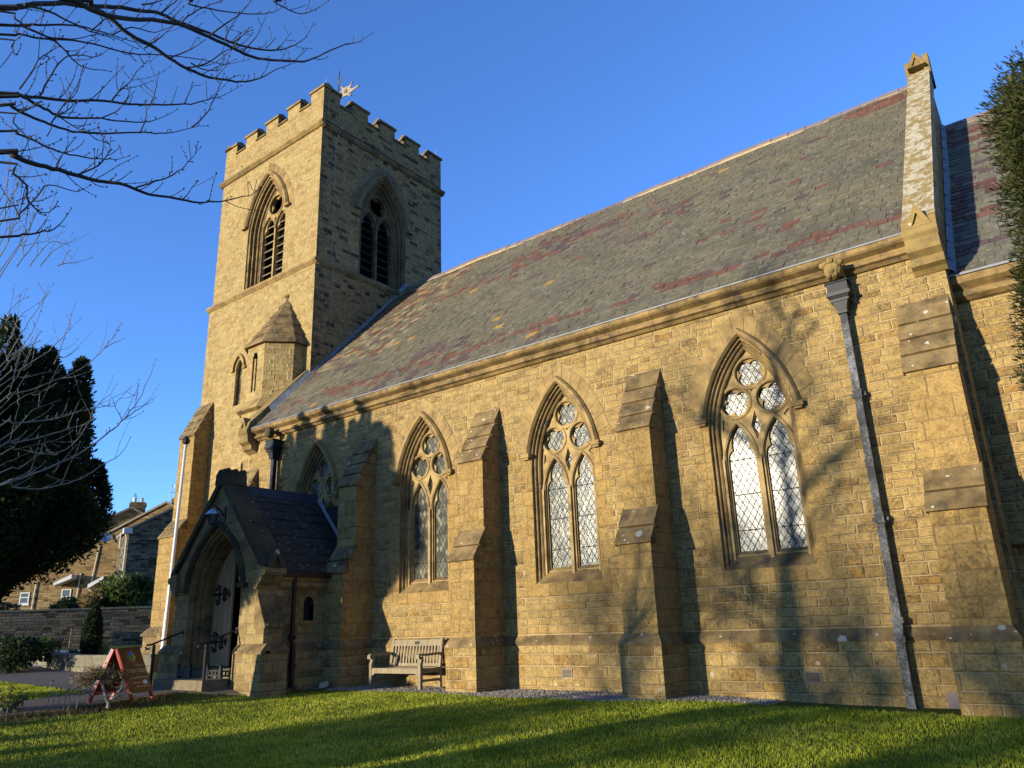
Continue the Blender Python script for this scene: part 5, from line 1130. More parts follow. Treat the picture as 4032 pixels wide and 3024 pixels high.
(0.01,[(-8.85,-13.3,3.632),(-7.639,-12.01,4.247),(-6.649,-10.954,4.532),(-6.635,-10.834,4.654),(-6.622,-10.723,4.883),(-6.624,-10.663,5.007),(-6.572,-10.448,5.022),(-6.56,-10.357,5.125)],1),
(0.009,[(-8.85,-13.3,3.746),(-7.642,-12.018,4.361),(-6.653,-10.97,4.646),(-6.674,-10.862,4.779),(-6.698,-10.766,4.863)],1)]
TWIGS = [(0.018,[(-10.3,-11.1,2.0),(-9.429,-10.556,2.215),(-8.558,-10.013,2.73),(-8.528,-9.869,2.792),(-8.479,-9.678,2.91),(-8.442,-9.529,3.002),(-8.406,-9.389,3.108),(-8.374,-9.267,3.215),(-8.346,-9.156,3.35),(-8.333,-9.081,3.436),(-8.319,-9.006,3.537),(-8.301,-8.925,3.69),(-8.291,-8.862,3.83),(-8.288,-8.814,4.014),(-8.288,-8.773,4.157),(-8.293,-8.743,4.307)],1),
(0.015,[(-10.3,-11.1,2.0),(-9.58,-10.536,2.435),(-8.86,-9.973,3.171),(-8.852,-9.869,3.218),(-8.808,-9.662,3.298),(-8.776,-9.504,3.38),(-8.741,-9.341,3.464),(-8.713,-9.207,3.532),(-8.724,-9.168,3.683),(-8.72,-9.093,3.813),(-8.713,-9.013,3.916),(-8.713,-8.952,4.04)],1),
(0.013,[(-10.3,-11.1,2.0),(-9.526,-10.533,2.29),(-8.753,-9.967,2.881),(-8.765,-9.804,2.948),(-8.776,-9.647,3.102),(-8.799,-9.528,3.177)],1),
(0.013,[(-10.3,-11.1,2.0),(-9.537,-10.566,2.533),(-8.774,-10.032,3.366),(-8.769,-9.927,3.41),(-8.709,-9.666,3.474),(-8.679,-9.505,3.553),(-8.645,-9.34,3.627),(-8.614,-9.192,3.685),(-8.575,-9.032,3.767),(-8.565,-8.94,3.871),(-8.557,-8.855,4.013)],1),
(0.011,[(-10.3,-11.1,2.0),(-9.692,-10.559,2.852),(-9.084,-10.019,4.004),(-9.106,-9.969,4.198),(-9.121,-9.899,4.421),(-9.14,-9.842,4.589),(-9.159,-9.784,4.761),(-9.176,-9.721,4.906),(-9.187,-9.642,5.121)],1),
(0.012,[(-10.3,-11.1,2.0),(-9.643,-10.569,2.801),(-8.985,-10.038,3.902),(-8.975,-9.886,4.046),(-8.967,-9.752,4.191),(-8.961,-9.624,4.339),(-8.968,-9.538,4.482),(-8.973,-9.45,4.628),(-8.971,-9.341,4.82)],1),
(0.011,[(-10.3,-11.1,2.0),(-9.498,-10.609,2.726),(-8.696,-10.117,3.752),(-8.695,-9.909,3.893),(-8.685,-9.69,4.012),(-8.669,-9.468,4.091)],1),
(0.014,[(-10.3,-11.1,2.0),(-9.59,-10.568,2.668),(-8.88,-10.035,3.636),(-8.868,-9.907,3.755),(-8.837,-9.73,3.856),(-8.81,-9.571,3.971),(-8.779,-9.408,4.088),(-8.745,-9.247,4.266),(-8.73,-9.139,4.44),(-8.724,-9.053,4.629),(-8.726,-8.988,4.804)],1),
(0.007,[(-8.576,-9.204,4.384),(-8.618,-9.087,4.493),(-8.657,-8.97,4.589)],0),
(0.016,[(-10.3,-11.1,2.0),(-9.286,-10.602,2.184),(-8.272,-10.104,2.669),(-8.264,-10.002,2.668),(-8.237,-9.849,2.658),(-8.215,-9.717,2.682),(-8.177,-9.547,2.746),(-8.142,-9.396,2.835),(-8.105,-9.247,2.977),(-8.094,-9.159,3.04),(-8.083,-9.075,3.143),(-8.082,-9.014,3.294)],1),
(0.007,[(-8.432,-9.654,2.856),(-8.47,-9.518,2.827),(-8.514,-9.404,2.835)],0),
(0.008,[(-8.414,-9.606,2.872),(-8.463,-9.501,3.035),(-8.507,-9.384,3.218)],0),
(0.011,[(-10.3,-11.1,2.0),(-9.629,-10.525,2.475),(-8.958,-9.95,3.249),(-8.967,-9.818,3.4),(-8.98,-9.701,3.615),(-8.993,-9.587,3.71),(-8.987,-9.425,3.813)],1),
(0.007,[(-8.193,-9.075,3.487),(-8.293,-9.095,3.613),(-8.401,-9.132,3.795)],0),
(0.008,[(-8.184,-9.056,3.516),(-8.204,-8.951,3.617),(-8.227,-8.853,3.704),(-8.249,-8.755,3.815)],0),
(0.009,[(-8.598,-9.255,3.502),(-8.671,-9.324,3.296),(-8.755,-9.424,3.186),(-8.824,-9.489,3.147),(-8.949,-9.712,3.187),(-9.028,-9.817,3.223)],0),
(0.006,[(-8.148,-8.979,3.733),(-8.222,-8.94,3.842),(-8.297,-8.902,4.018)],0),
(0.01,[(-10.3,-11.1,2.0),(-9.682,-10.529,2.627),(-9.065,-9.958,3.554),(-9.09,-9.832,3.721),(-9.111,-9.697,3.852),(-9.119,-9.53,3.933)],1),
(0.006,[(-8.735,-9.911,3.605),(-8.818,-9.897,3.706),(-8.902,-9.886,3.822)],0),
(0.006,[(-8.646,-9.655,3.477),(-8.763,-9.612,3.549)],0),
(0.006,[(-8.429,-9.372,3.435),(-8.523,-9.381,3.343),(-8.607,-9.367,3.51)],0),
(0.01,[(-9.171,-9.963,4.073),(-9.208,-9.871,4.277),(-9.233,-9.747,4.433),(-9.258,-9.623,4.533)],0),
(0.007,[(-9.148,-9.889,4.086),(-9.177,-9.709,4.194),(-9.256,-9.682,4.667)],0),
(0.009,[(-10.3,-11.1,2.0),(-9.84,-10.529,2.998),(-9.379,-9.959,4.296),(-9.413,-9.898,4.468),(-9.447,-9.841,4.673),(-9.494,-9.822,4.921),(-9.544,-9.816,5.14)],1),
(0.008,[(-10.3,-11.1,2.0),(-9.843,-10.541,3.084),(-9.386,-9.982,4.467),(-9.44,-9.944,4.67),(-9.493,-9.902,4.941),(-9.556,-9.897,5.242)],1),
(0.009,[(-10.3,-11.1,2.0),(-9.885,-10.506,2.949),(-9.469,-9.912,4.199),(-9.466,-9.762,4.443),(-9.474,-9.653,4.689),(-9.498,-9.592,4.978),(-9.531,-9.558,5.222),(-9.567,-9.537,5.37)],1),
(0.008,[(-10.3,-11.1,2.0),(-9.793,-10.548,3.011),(-9.286,-9.995,4.321),(-9.309,-9.902,4.573),(-9.344,-9.846,4.794),(-9.361,-9.734,4.956),(-9.384,-9.647,5.054)],1),
(0.008,[(-10.3,-11.1,2.0),(-9.798,-10.565,3.138),(-9.296,-10.03,4.576),(-9.343,-9.971,4.786),(-9.379,-9.873,4.979),(-9.412,-9.772,5.084)],1),
(0.007,[(-9.026,-9.53,4.218),(-9.07,-9.467,4.467),(-9.115,-9.409,4.77),(-9.159,-9.349,5.083)],0),
(0.006,[(-9.013,-9.494,4.297),(-9.055,-9.369,4.385),(-9.105,-9.268,4.5)],0),
(0.009,[(-10.3,-11.1,2.0),(-9.827,-10.489,2.698),(-9.354,-9.877,3.695),(-9.387,-9.815,3.842),(-9.426,-9.772,4.062),(-9.472,-9.754,4.313),(-9.502,-9.685,4.534)],1),
(0.008,[(-10.3,-11.1,2.0),(-9.783,-10.515,2.767),(-9.266,-9.929,3.834),(-9.293,-9.851,3.942),(-9.316,-9.759,4.127),(-9.346,-9.689,4.418),(-9.377,-9.624,4.594)],1),
(0.008,[(-10.3,-11.1,2.0),(-9.721,-10.485,2.42),(-9.142,-9.869,3.14),(-9.143,-9.739,3.214),(-9.134,-9.584,3.291),(-9.116,-9.413,3.358),(-9.112,-9.284,3.435),(-9.119,-9.187,3.524)],1),
(0.008,[(-10.3,-11.1,2.0),(-9.671,-10.492,2.352),(-9.041,-9.884,3.004),(-9.073,-9.779,3.076),(-9.1,-9.664,3.164),(-9.109,-9.502,3.259)],1),
(0.008,[(-10.3,-11.1,2.0),(-9.545,-10.577,3.88),(-9.041,-10.228,5.3),(-9.028,-10.183,5.612),(-9.019,-10.151,5.928),(-9.018,-10.146,6.349),(-9.014,-10.135,6.611)],1),
(0.008,[(-10.3,-11.1,2.0),(-9.579,-10.521,3.842),(-9.098,-10.135,5.237),(-9.072,-10.048,5.581),(-9.05,-9.978,5.849),(-9.038,-9.938,6.136),(-9.024,-9.894,6.409),(-9.023,-9.893,6.918)],1),
(0.008,[(-9.149,-10.027,5.294),(-9.121,-9.937,5.519),(-9.094,-9.853,5.814),(-9.072,-9.784,6.263),(-9.068,-9.771,6.753)],0),
(0.008,[(-10.3,-11.1,2.0),(-9.687,-10.55,4.036),(-9.278,-10.184,5.559),(-9.279,-10.186,5.909),(-9.286,-10.212,6.323),(-9.301,-10.267,6.847),(-9.309,-10.294,7.284)],1),
(0.008,[(-10.3,-11.1,2.0),(-9.739,-10.557,4.2),(-9.364,-10.194,5.834),(-9.351,-10.148,6.165),(-9.336,-10.095,6.465),(-9.341,-10.114,6.723),(-9.35,-10.145,7.206),(-9.353,-10.155,7.526)],1),
(0.008,[(-9.342,-9.84,5.427),(-9.312,-9.746,5.66),(-9.281,-9.654,5.813),(-9.225,-9.493,5.793)],0),
(0.008,[(-10.3,-11.1,2.0),(-9.838,-10.556,4.43),(-9.53,-10.193,6.216),(-9.523,-10.168,6.486),(-9.522,-10.166,6.821),(-9.533,-10.204,7.169)],1),
(0.008,[(-9.46,-9.685,5.522),(-9.428,-9.588,5.761),(-9.383,-9.46,5.905)],0),
(0.008,[(-10.3,-11.1,2.0),(-9.899,-10.418,4.06),(-9.631,-9.964,5.601),(-9.596,-9.847,5.783),(-9.535,-9.655,5.903),(-9.476,-9.482,6.085)],1),
(0.008,[(-10.3,-11.1,2.0),(-9.973,-10.504,4.401),(-9.755,-10.107,6.168),(-9.731,-10.023,6.485),(-9.705,-9.93,6.767),(-9.693,-9.89,7.226),(-9.705,-9.932,7.688)],1),
(0.008,[(-9.63,-9.438,5.678),(-9.609,-9.378,5.727),(-9.557,-9.236,5.785),(-9.507,-9.104,5.885)],0),
(0.008,[(-9.689,-9.365,5.736),(-9.679,-9.337,5.923),(-9.668,-9.307,5.953)],0),
(0.008,[(-10.3,-11.1,2.0),(-10.095,-10.408,4.184),(-9.959,-9.946,5.806),(-9.941,-9.884,6.179),(-9.913,-9.789,6.459),(-9.908,-9.774,6.86),(-9.902,-9.753,6.961)],1),
(0.008,[(-9.981,-9.737,5.895),(-9.97,-9.703,6.266),(-9.959,-9.666,6.508),(-9.966,-9.689,6.758)],0)]
# ============================================================ GROUND
def axis(fine0, fine1, step, far): 
    a = list(np.arange(fine0, fine1+.01, step)); lo = [fine0-d for d in (2, 5, 10, 20, 45, 100, 250, far)]; hi = [fine1+d for d in (2, 5, 10, 20, 45, 100, 250, far)]
    return lo[::-1]+a+hi
xs, ys = axis(-48, 3, .4, 700), axis(-15, 16, .4, 700)
mb = MB(); mb.add([(x, y, gz(x, y)) for y in ys for x in xs], [(j*len(xs)+i, j*len(xs)+i+1, (j+1)*len(xs)+i+1, (j+1)*len(xs)+i) for j in range(len(ys)-1) for i in range(len(xs)-1)])
struct(mb.build('ground', 'turf', uv=False, recalc=False, smooth=True))
def strip(name, A, Bp, mat, dz, nx=8, sub=8):
    """sheet between two edge lines, laid just over the ground"""
    def res(L):
        out = []
        for i in range(len(L)-1): out += [(L[i][0]+(L[i+1][0]-L[i][0])*t/sub, L[i][1]+(L[i+1][1]-L[i][1])*t/sub) for t in range(sub)]
        return out+[L[-1]]
    A, Bp = res(A), res(Bp); vs = []; fs = []
    for a, b in zip(A, Bp):
        for k in range(nx+1): x, y = a[0]+(b[0]-a[0])*k/nx, a[1]+(b[1]-a[1])*k/nx; vs.append((x, y, gz(x, y)+dz))
    for j in range(len(A)-1):
        for k in range(nx): q = j*(nx+1)+k; fs.append((q, q+1, q+nx+2, q+nx+1))
    mb = MB(); mb.add(vs, fs); return mb.build(name, mat, recalc=False)
E1 = [(-15.2, -16), (-15.2, -9), (-15.25, -6.25), (-15.5, -4.6), (-15.75, -3.95), (-15.25, -3.2), (-14.75, -2.65)]
struct(strip('path', [(-17., -16), (-17, -9), (-17.1, -6.6), (-18, -4.6), (-18.4, -4.1), (-18.6, -3.3), (-18.6, -2.7)], E1, 'asphalt', .010, 10, 10))
struct(strip('path', [(-17.6, -4.7), (-19, -4.45), (-23, -4.2), (-28, -4.3), (-36, -5.6)], [(-17.6, -2.7), (-20, -2.0), (-24, -1.35), (-29, -1.), (-36, -.5)], 'asphalt', .016, 10))
A = []; edge = []
for i in range(60):
    x = -15.2+i*.18; A.append((x, -.02)); edge.append((x, -1.22-.16*vnoise(x*1.1, 1, 4)-.22*sst(-10.6, -9.4, x)-.0*x+.75*sst(-7.3, -5.2, x)))
struct(strip('gravel', A, edge, 'gravel', .008, 6, 1))
lawn_edge = lambda x: np.interp(x, [e[0] for e in edge], [e[1] for e in edge])
mb = MB(); pts = []
for i in range(len(E1)-1): 
    for t in range(8): pts.append((E1[i][0]+(E1[i+1][0]-E1[i][0])*t/8, E1[i][1]+(E1[i+1][1]-E1[i][1])*t/8))
mb.loft([[(x-.02, y, gz(x, y)-.1), (x-.02, y, gz(x, y)+.028), (x+.10, y+.02, gz(x, y)+.028), (x+.10, y+.02, gz(x, y)-.1)] for x, y in pts], True, True); struct(mb.build('path_edging', 'paving'))
struct(strip('road', [(-29, -6.5), (-30.3, -.5), (-29.2, 3.5), (-27.5, 9)], [(-38, -8), (-38.6, 0), (-37.2, 5), (-35.3, 11)], 'road', .02, 8))
# loose pebbles give the gravel its rough lit faces
g = np.random.default_rng(17); n = 15000; X = g.uniform(-15.1, -4.7, n); EY_ = np.interp(X, [e[0] for e in edge], [e[1] for e in edge]); Y = EY_*g.random(n)**.8; k = Y > EY_+.02; X, Y = X[k], Y[k]; n = len(X)
oc = np.array([(1, 0, 0), (0, 1, 0), (-1, 0, 0), (0, -1, 0), (0, 0, 1), (0, 0, -1)], float); a = g.uniform(0, 6.28, n); S = g.uniform(.009, .024, (n, 1, 1))*g.uniform(.6, 1.2, (n, 6, 1))
V = oc[None]*S; ca, sa = np.cos(a)[:, None], np.sin(a)[:, None]; V = np.stack([V[:, :, 0]*ca-V[:, :, 1]*sa, V[:, :, 0]*sa+V[:, :, 1]*ca, V[:, :, 2]*.8], 2)+np.stack([X, Y, np.array([gz(x, y) for x, y in zip(X, Y)])+.014], 1)[:, None]
of = [(0, 1, 4), (1, 2, 4), (2, 3, 4), (3, 0, 4)]
me = bpy.data.meshes.new('gravel_stones'); me.from_pydata(V.reshape(-1, 3).tolist(), [], [tuple(6*i+j for j in f) for i in range(n) for f in of]); me.materials.append(MAT['pebbles']); o = bpy.data.objects.new('gravel_stones', me); COL.objects.link(o)
stuff(tag(o, 'loose grey gravel along the foot of the church wall', 'gravel'))
# ------------------------------------------------------------ grass blades
def blades(name, n, region, hmin, hmax, mat, wid=.006, seed=1, dens=None, lean=.45):
    g = np.random.default_rng(seed); P = region(g, n); n = len(P)
    z = np.array([gz(x, y) for x, y in P]); h = g.uniform(hmin, hmax, n)*(.75+.5*np.array([vnoise(x*2.3, y*2.3, 6) for x, y in P]))
    a = g.uniform(0, 2*np.pi, n); ld = g.uniform(0, 2*np.pi, n); le = np.abs(g.normal(0, lean, n))
    w_ = wid*g.uniform(.6, 1.4, n)
    b = np.stack([P[:, 0], P[:, 1], z-.005], 1); s_ = np.stack([np.cos(a), np.sin(a), 0*a], 1)*w_[:, None]*.5
    t = b+np.stack([np.cos(ld)*le*h, np.sin(ld)*le*h, h], 1); m = b*.5+t*.5+np.array([0, 0, 1])*(h*.10)[:, None]
    V = np.stack([b-s_, b+s_, m+s_*.8, m-s_*.8, t], 1).reshape(-1, 3); i = np.arange(n)*5
    loops = np.stack([i, i+1, i+2, i+3, i+3, i+2, i+4], 1).ravel()
    me = bpy.data.meshes.new(name); me.vertices.add(n*5); me.vertices.foreach_set('co', V.ravel()); me.loops.add(n*7); me.loops.foreach_set('vertex_index', loops)
    me.polygons.add(n*2); st = np.stack([np.arange(n)*7, np.arange(n)*7+4], 1).ravel(); me.polygons.foreach_set('loop_start', st); me.update(calc_edges=True)
    at = me.attributes.new('tint', 'FLOAT', 'POINT'); at.data.foreach_set('value', np.repeat(g.random(n), 5)); me.materials.append(MAT[mat])
    o = bpy.data.objects.new(name, me); COL.objects.link(o); return o
def lawn_region(g, n):
    # more blades near the camera
    d = 3.6+ (17.)*g.random(n)**1.35; th = g.uniform(-1.05, .78, n)  # angle from +Y towards -X
    az = g.uniform(math.radians(-3), math.radians(76), n); x = -np.sin(az)*d; y = -12.8+np.cos(az)*d
    ex = np.interp(y, [e[1] for e in E1], [e[0] for e in E1]); k = (x > ex+.1) & (y < lawn_edge(x)+.03*g.normal(size=n)) & (y < -.02) & (x < .6)
    k &= ~((x < -14.3) & (y > -2.9)); k &= ~((x > -2.1) & (x < -1.2) & (y > -.95))
    return np.stack([x[k], y[k]], 1)
stuff(tag(blades('lawn_grass', 520000, lawn_region, .022, .05, 'grass', .0065, 1), 'bright green lawn grass in front of the church', 'grass'))
def lawn2(g, n):
    x = g.uniform(-30, -17, n); y = g.uniform(-11, -4.1, n); k = (x < np.interp(y, [-11, -6.6, -4.6], [-17.05, -17.15, -18.05])) & (y < np.interp(x, [-36, -28, -23, -19, -17.6], [-5.6, -4.35, -4.25, -4.5, -4.75]))
    return np.stack([x[k], y[k]], 1)
stuff(tag(blades('lawn_grass', 60000, lawn2, .03, .06, 'grass', .012, 2), 'shaded grass patch beyond the church path', 'grass'))
def verge(g, n):
    t = g.random(n)*6; i = t.astype(int).clip(0, 5); f = t-i; E = np.array(E1); p = E[i]*(1-f)[:, None]+E[i+1]*f[:, None]
    p = p+np.stack([.1+np.abs(g.normal(0, .22, n)), 0*f], 1); return p[(p[:, 1] > -9) & (p[:, 1] < -4.2)]
stuff(tag(blades('dry_grass', 9000, verge, .03, .12, 'leaf_brown', .008, 3, lean=.8), 'straw coloured grass along the path edge', 'grass'))
# fallen leaves and moss in the turf
g = np.random.default_rng(23); P_ = lawn_region(g, 2600)[:420]; n = len(P_); a = g.uniform(0, 6.28, n); L = g.uniform(.02, .05, n); z = np.array([gz(x, y) for x, y in P_])+g.uniform(.025, .055, n)
c_, s_ = np.cos(a)*L, np.sin(a)*L; V = np.stack([np.stack([P_[:, 0]-c_, P_[:, 1]-s_, z], 1), np.stack([P_[:, 0]+s_*.4, P_[:, 1]-c_*.4, z+.012], 1), np.stack([P_[:, 0]+c_, P_[:, 1]+s_, z+.01], 1), np.stack([P_[:, 0]-s_*.4, P_[:, 1]+c_*.4, z+.016], 1)], 1)
me = bpy.data.meshes.new('fallen_leaves'); me.from_pydata(V.reshape(-1, 3).tolist(), [], [(4*i, 4*i+1, 4*i+2, 4*i+3) for i in range(n)]); at = me.attributes.new('tint', 'FLOAT', 'POINT'); at.data.foreach_set('value', np.repeat(g.random(n), 4)); me.materials.append(MAT['leaf_brown']); o = bpy.data.objects.new('fallen_leaves', me); COL.objects.link(o)
stuff(tag(o, 'small brown leaves scattered on the lawn', 'leaves'))
# ============================================================ FOLIAGE HELPERS
def leaf_mesh(name, C, D, size, asp, mat, seed=0, parent=None, droop=.0):
    """C centres, D outward directions: each sprig a small bent quad pair"""
    g = np.random.default_rng(seed); n = len(C); C = np.asarray(C); D = np.asarray(D, float)+g.normal(0, .55, (n, 3)); D /= np.linalg.norm(D, axis=1, keepdims=True)+1e-9
    r = g.normal(0, 1, (n, 3)); S = np.cross(D, r); S /= np.linalg.norm(S, axis=1, keepdims=True)+1e-9; L = size*g.uniform(.55, 1.35, n)
    t = C+D*L[:, None]; m = C*.55+t*.45+np.cross(S, D)*(L*.08)[:, None]; w_ = (L*asp)[:, None]
    V = np.stack([C-S*w_*.25, C+S*w_*.25, m+S*w_*.5, t, m-S*w_*.5], 1)
    if parent is not None: V = V-np.array(parent.location)
    i = np.arange(n)*5; loops = np.stack([i, i+1, i+2, i+4, i+4, i+2, i+3], 1).ravel()
    me = bpy.data.meshes.new(name); me.vertices.add(n*5); me.vertices.foreach_set('co', V.reshape(-1)); me.loops.add(n*7); me.loops.foreach_set('vertex_index', loops)
    me.polygons.add(n*2); me.polygons.foreach_set('loop_start', np.stack([np.arange(n)*7, np.arange(n)*7+4], 1).ravel()); me.update(calc_edges=True)
    at = me.attributes.new('tint', 'FLOAT', 'POINT'); at.data.foreach_set('value', np.repeat(g.random(n), 5)); me.materials.append(MAT[mat])
    o = bpy.data.objects.new(name, me); COL.objects.link(o)
    if parent is not None: o.parent = parent
    return o
def lump_cloud(g, n, c, rad, lumps=14, lr=.45, shell=.55):
    """points in a lumpy ellipsoid built of smaller lumps"""
    c = np.array(c); rad = np.array(rad); L = g.normal(size=(lumps, 3)); L /= np.linalg.norm(L, axis=1, keepdims=True); L *= g.uniform(.45, .72, (lumps, 1))
    k = g.integers(0, lumps, n); u = g.normal(size=(n, 3)); u /= np.linalg.norm(u, axis=1, keepdims=True); q = L[k]+u*lr*(shell+(1-shell)*g.random((n, 1)))*g.uniform(.8, 1.12, (lumps, 1))[k]
    return c+q*rad, u
def bush(name, lab, cat, c, rad, n, size, mat, seed, lumps=16, lr=.45, asp=.5, group=None, stem=True):
    g = np.random.default_rng(seed); o = thing(name, lab, cat, (c[0], c[1], c[2]-rad[2]), group)
    C, D = lump_cloud(g, n, c, rad, lumps, lr); C[:, 2] = np.maximum(C[:, 2], c[2]-rad[2]*.98); leaf_mesh('foliage', C, D, size, asp, mat, seed, o)
    if stem:
        mb = MB()
        for i in range(6): a = i*1.05; mb.tube([(c[0]+.08*math.cos(a), c[1]+.08*math.sin(a), c[2]-rad[2]*1.02), (c[0]+rad[0]*.5*math.cos(a), c[1]+rad[1]*.5*math.sin(a), c[2]+rad[2]*.2)], [.03, .012], 5)
        mb.build('stem', 'bark', o)
    return o
# ------------------------------------------------------------ yew on the left
yc = (-18.45, -7.5)
yew = thing('yew_tree', 'huge dark upright yew on the left with a leaning trunk', 'tree', (yc[0], yc[1], .15))
g = np.random.default_rng(7); cs_, ds_ = [], []; mbk = MB()
cols = [(0, 0, 7.75)]+[(1.25*math.cos(a), 1.25*math.sin(a), 7.5+.2*math.sin(3*a+1)) for a in np.arange(0, 6.2, 1.05)]+[(1.95*math.cos(a+.3), 1.95*math.sin(a+.3), 7.0+.42*math.sin(5*a)) for a in np.arange(0, 6.25, .57)]
cols += [(2.42*math.cos(a), 2.42*math.sin(a), 5.0+.9*math.sin(7*a)) for a in np.arange(.1, 6.3, .62)]
cols += [(1.62*math.cos(a), 1.62*math.sin(a), 6.7+.35*math.sin(4*a)) for a in np.arange(.2, 6.3, .5)]
for dx, dy_, zt in cols:
    n = 7000; t = g.random(n)**.85; rr_ = math.hypot(dx, dy_); zb_ = 1.1+.60*rr_
    ax = np.stack([yc[0]+dx*(.35+.65*np.minimum(1, t*2.2)**.6), yc[1]+dy_*(.35+.65*np.minimum(1, t*2.2)**.6), zb_+(zt-zb_)*t], 1)
    rad = (.66*np.minimum(1, (t/.22)**.5)*(1-t)**.55+.05)*(.85+.3*g.random(n)); u = g.normal(size=(n, 3)); u[:, 2] *= .5; u /= np.linalg.norm(u, axis=1, keepdims=True)
    cs_.append(ax+u*(rad*(.55+.45*g.random(n)))[:, None]); ds_.append(u+np.array([0, 0, .8]))
    mbk.tube([(yc[0]-.9*0+dx*.08, yc[1]+dy_*.08, .5), (yc[0]+dx*.35, yc[1]+dy_*.35, zb_*.75), (yc[0]+dx*.8, yc[1]+dy_*.8, zb_+1.2), (yc[0]+dx, yc[1]+dy_, zt*.8)], [.13, .09, .06, .02], 6)
leaf_mesh('crown', np.concatenate(cs_), np.concatenate(ds_), .095, .42, 'yew', 7, yew)
mbk.tube([(yc[0]-.3, yc[1]-.1, -.1), (yc[0]-.1, yc[1], .6), (yc[0]+.1, yc[1]+.1, 1.6)], [.5, .38, .3], 10); mbk.build('trunk', 'bark', yew, uv=False)
# ------------------------------------------------------------ yew on the right
yc2 = (1.87, -5.7); yr = thing('yew_tree', 'sunlit yew hanging into the frame at the right edge', 'tree', (yc2[0], yc2[1], 0)); g = np.random.default_rng(9); cs_, ds_ = [], []
prof = [(2.3, .8), (2.6, 1.8), (3.1, 2.08), (3.6, 2.04), (4.0, 1.96), (4.67, 1.97), (5.1, 1.86), (5.35, 1.58), (5.55, 1.25), (5.8, .8), (6.2, .2)]
pz, pr_ = [p[0] for p in prof], [p[1] for p in prof]
for k in range(210):
    z = g.uniform(2.4, 6.0); a = g.uniform(.35*np.pi, 1.65*np.pi) if k < 170 else g.uniform(0, 2*np.pi); r = np.interp(z, pz, pr_)*g.uniform(.86, .97); c = np.array([yc2[0]+r*math.cos(a), yc2[1]+r*math.sin(a), z]); n = 1500
    u = g.normal(size=(n, 3)); u /= np.linalg.norm(u, axis=1, keepdims=True); C = c+u*np.array([.26, .26, .32])*g.uniform(.5, 1.1, (n, 1)); cs_.append(C); ds_.append(u*.7+np.array([math.cos(a)*.5, math.sin(a)*.5, .5]))
leaf_mesh('crown', np.concatenate(cs_), np.concatenate(ds_), .052, .24, 'yew_sunlit', 9, yr)
mb = MB(); mb.tube([(yc2[0], yc2[1], -.2), (yc2[0], yc2[1], 2.), (yc2[0]+.1, yc2[1], 6.8)], [.3, .22, .04], 9)
for k in range(26): a = k*2.4; z = 2.3+k*.18; r = np.interp(z+.3, pz, pr_)*.85; mb.tube([(yc2[0], yc2[1], z-.4), (yc2[0]+r*.6*math.cos(a), yc2[1]+r*.6*math.sin(a), z), (yc2[0]+r*math.cos(a), yc2[1]+r*math.sin(a), z+.35)], [.05, .03, .01], 5)
mb.build('trunk', 'bark', yr, uv=False)
# ------------------------------------------------------------ bare trees
def buds(mb, q, p, d, s_):
    for k in range(3):
        v = Vector((d.x+q.gauss(0, .5), d.y+q.gauss(0, .5), d.z+q.gauss(0, .5))).normalized(); e = p+v*s_*2.4
        mb.tube([p, p.lerp(e, .55), e], [s_*.5, s_*.75, s_*.15], 4, cap=False)
def limb_set(mb, limbs, seed, twig=.5, bud=.0075, tip=.0028, long_=0):
    q = random.Random(seed)
    for r0, pts, root in limbs:
        P = [Vector(p) for p in pts]; k0 = 2 if root else 0; S = []
        for i in range(len(P)-1):     # smooth the measured line
            a, b = P[i], P[i+1]; c0 = P[max(0, i-1)]; c1 = P[min(len(P)-1, i+2)]
            for t in (0, .33, .67):
                S.append(.5*((2*a)+(b-c0)*t+(2*c0-5*a+4*b-c1)*t*t+(-c0+3*a-3*b+c1)*t**3))
        S.append(P[-1]); n = len(S); R = [max(tip, (r0*(1-i/(n-1))**.75*.9+tip*.6)) for i in range(n)]
        if root:
            for i in range(6): R[i] = r0*(1.5-.08*i)
        S = [p+Vector((q.gauss(0, .003), q.gauss(0, .003), q.gauss(0, .003))) for p in S]
        mb.tube(S, R, 6)
        for i in range((7 if root else 2), n-1):
            d = (S[i+1]-S[i-1]).normalized()
            if q.random() < twig:      # short spurs with bud clusters
                sd = Vector((q.gauss(0, 1), q.gauss(0, 1), abs(q.gauss(0, 1))+.3)); sd = (sd-d*sd.dot(d)).normalized()*.8+d*.6; L = q.uniform(.015, .06) if q.random() < .7 else q.uniform(.08, .24)
                e = S[i]+sd*L; m = S[i].lerp(e, .5)+Vector((0, 0, -.012*(L > .08))); mb.tube([S[i], m, e], [min(R[i]*.7, .006), .004, .003], 5, cap=False); buds(mb, q, e, sd, bud*q.uniform(.7, 1.1))
            if long_ and q.random() < long_:      # longer side twigs sweeping up
                sd = Vector((q.gauss(0, 1), q.gauss(0, 1), q.gauss(.5, .7))); sd = (sd-d*sd.dot(d)).normalized()*.75+d*.75; L = q.uniform(.18, .5); p = S[i]; dd = sd.normalized(); T = [p]
                for k in range(5): dd = (dd+Vector((q.gauss(0, .1), q.gauss(0, .1), .13))).normalized(); T.append(T[-1]+dd*L/5)
                mb.tube(T, [min(R[i]*.6, .005)*(1-.1*k) for k in range(6)], 5, cap=False); buds(mb, q, T[-1], dd, bud)
                for k in (2, 3, 4): buds(mb, q, T[k], Vector((q.gauss(0, 1), q.gauss(0, 1), q.gauss(0, 1))).normalized(), bud*.8)
        buds(mb, q, S[-1], (S[-1]-S[-2]).normalized(), bud)
t1 = thing('bare_tree', 'bare budding tree whose branches hang across the upper left sky', 'tree', (-8.95, -13.4, -.25))
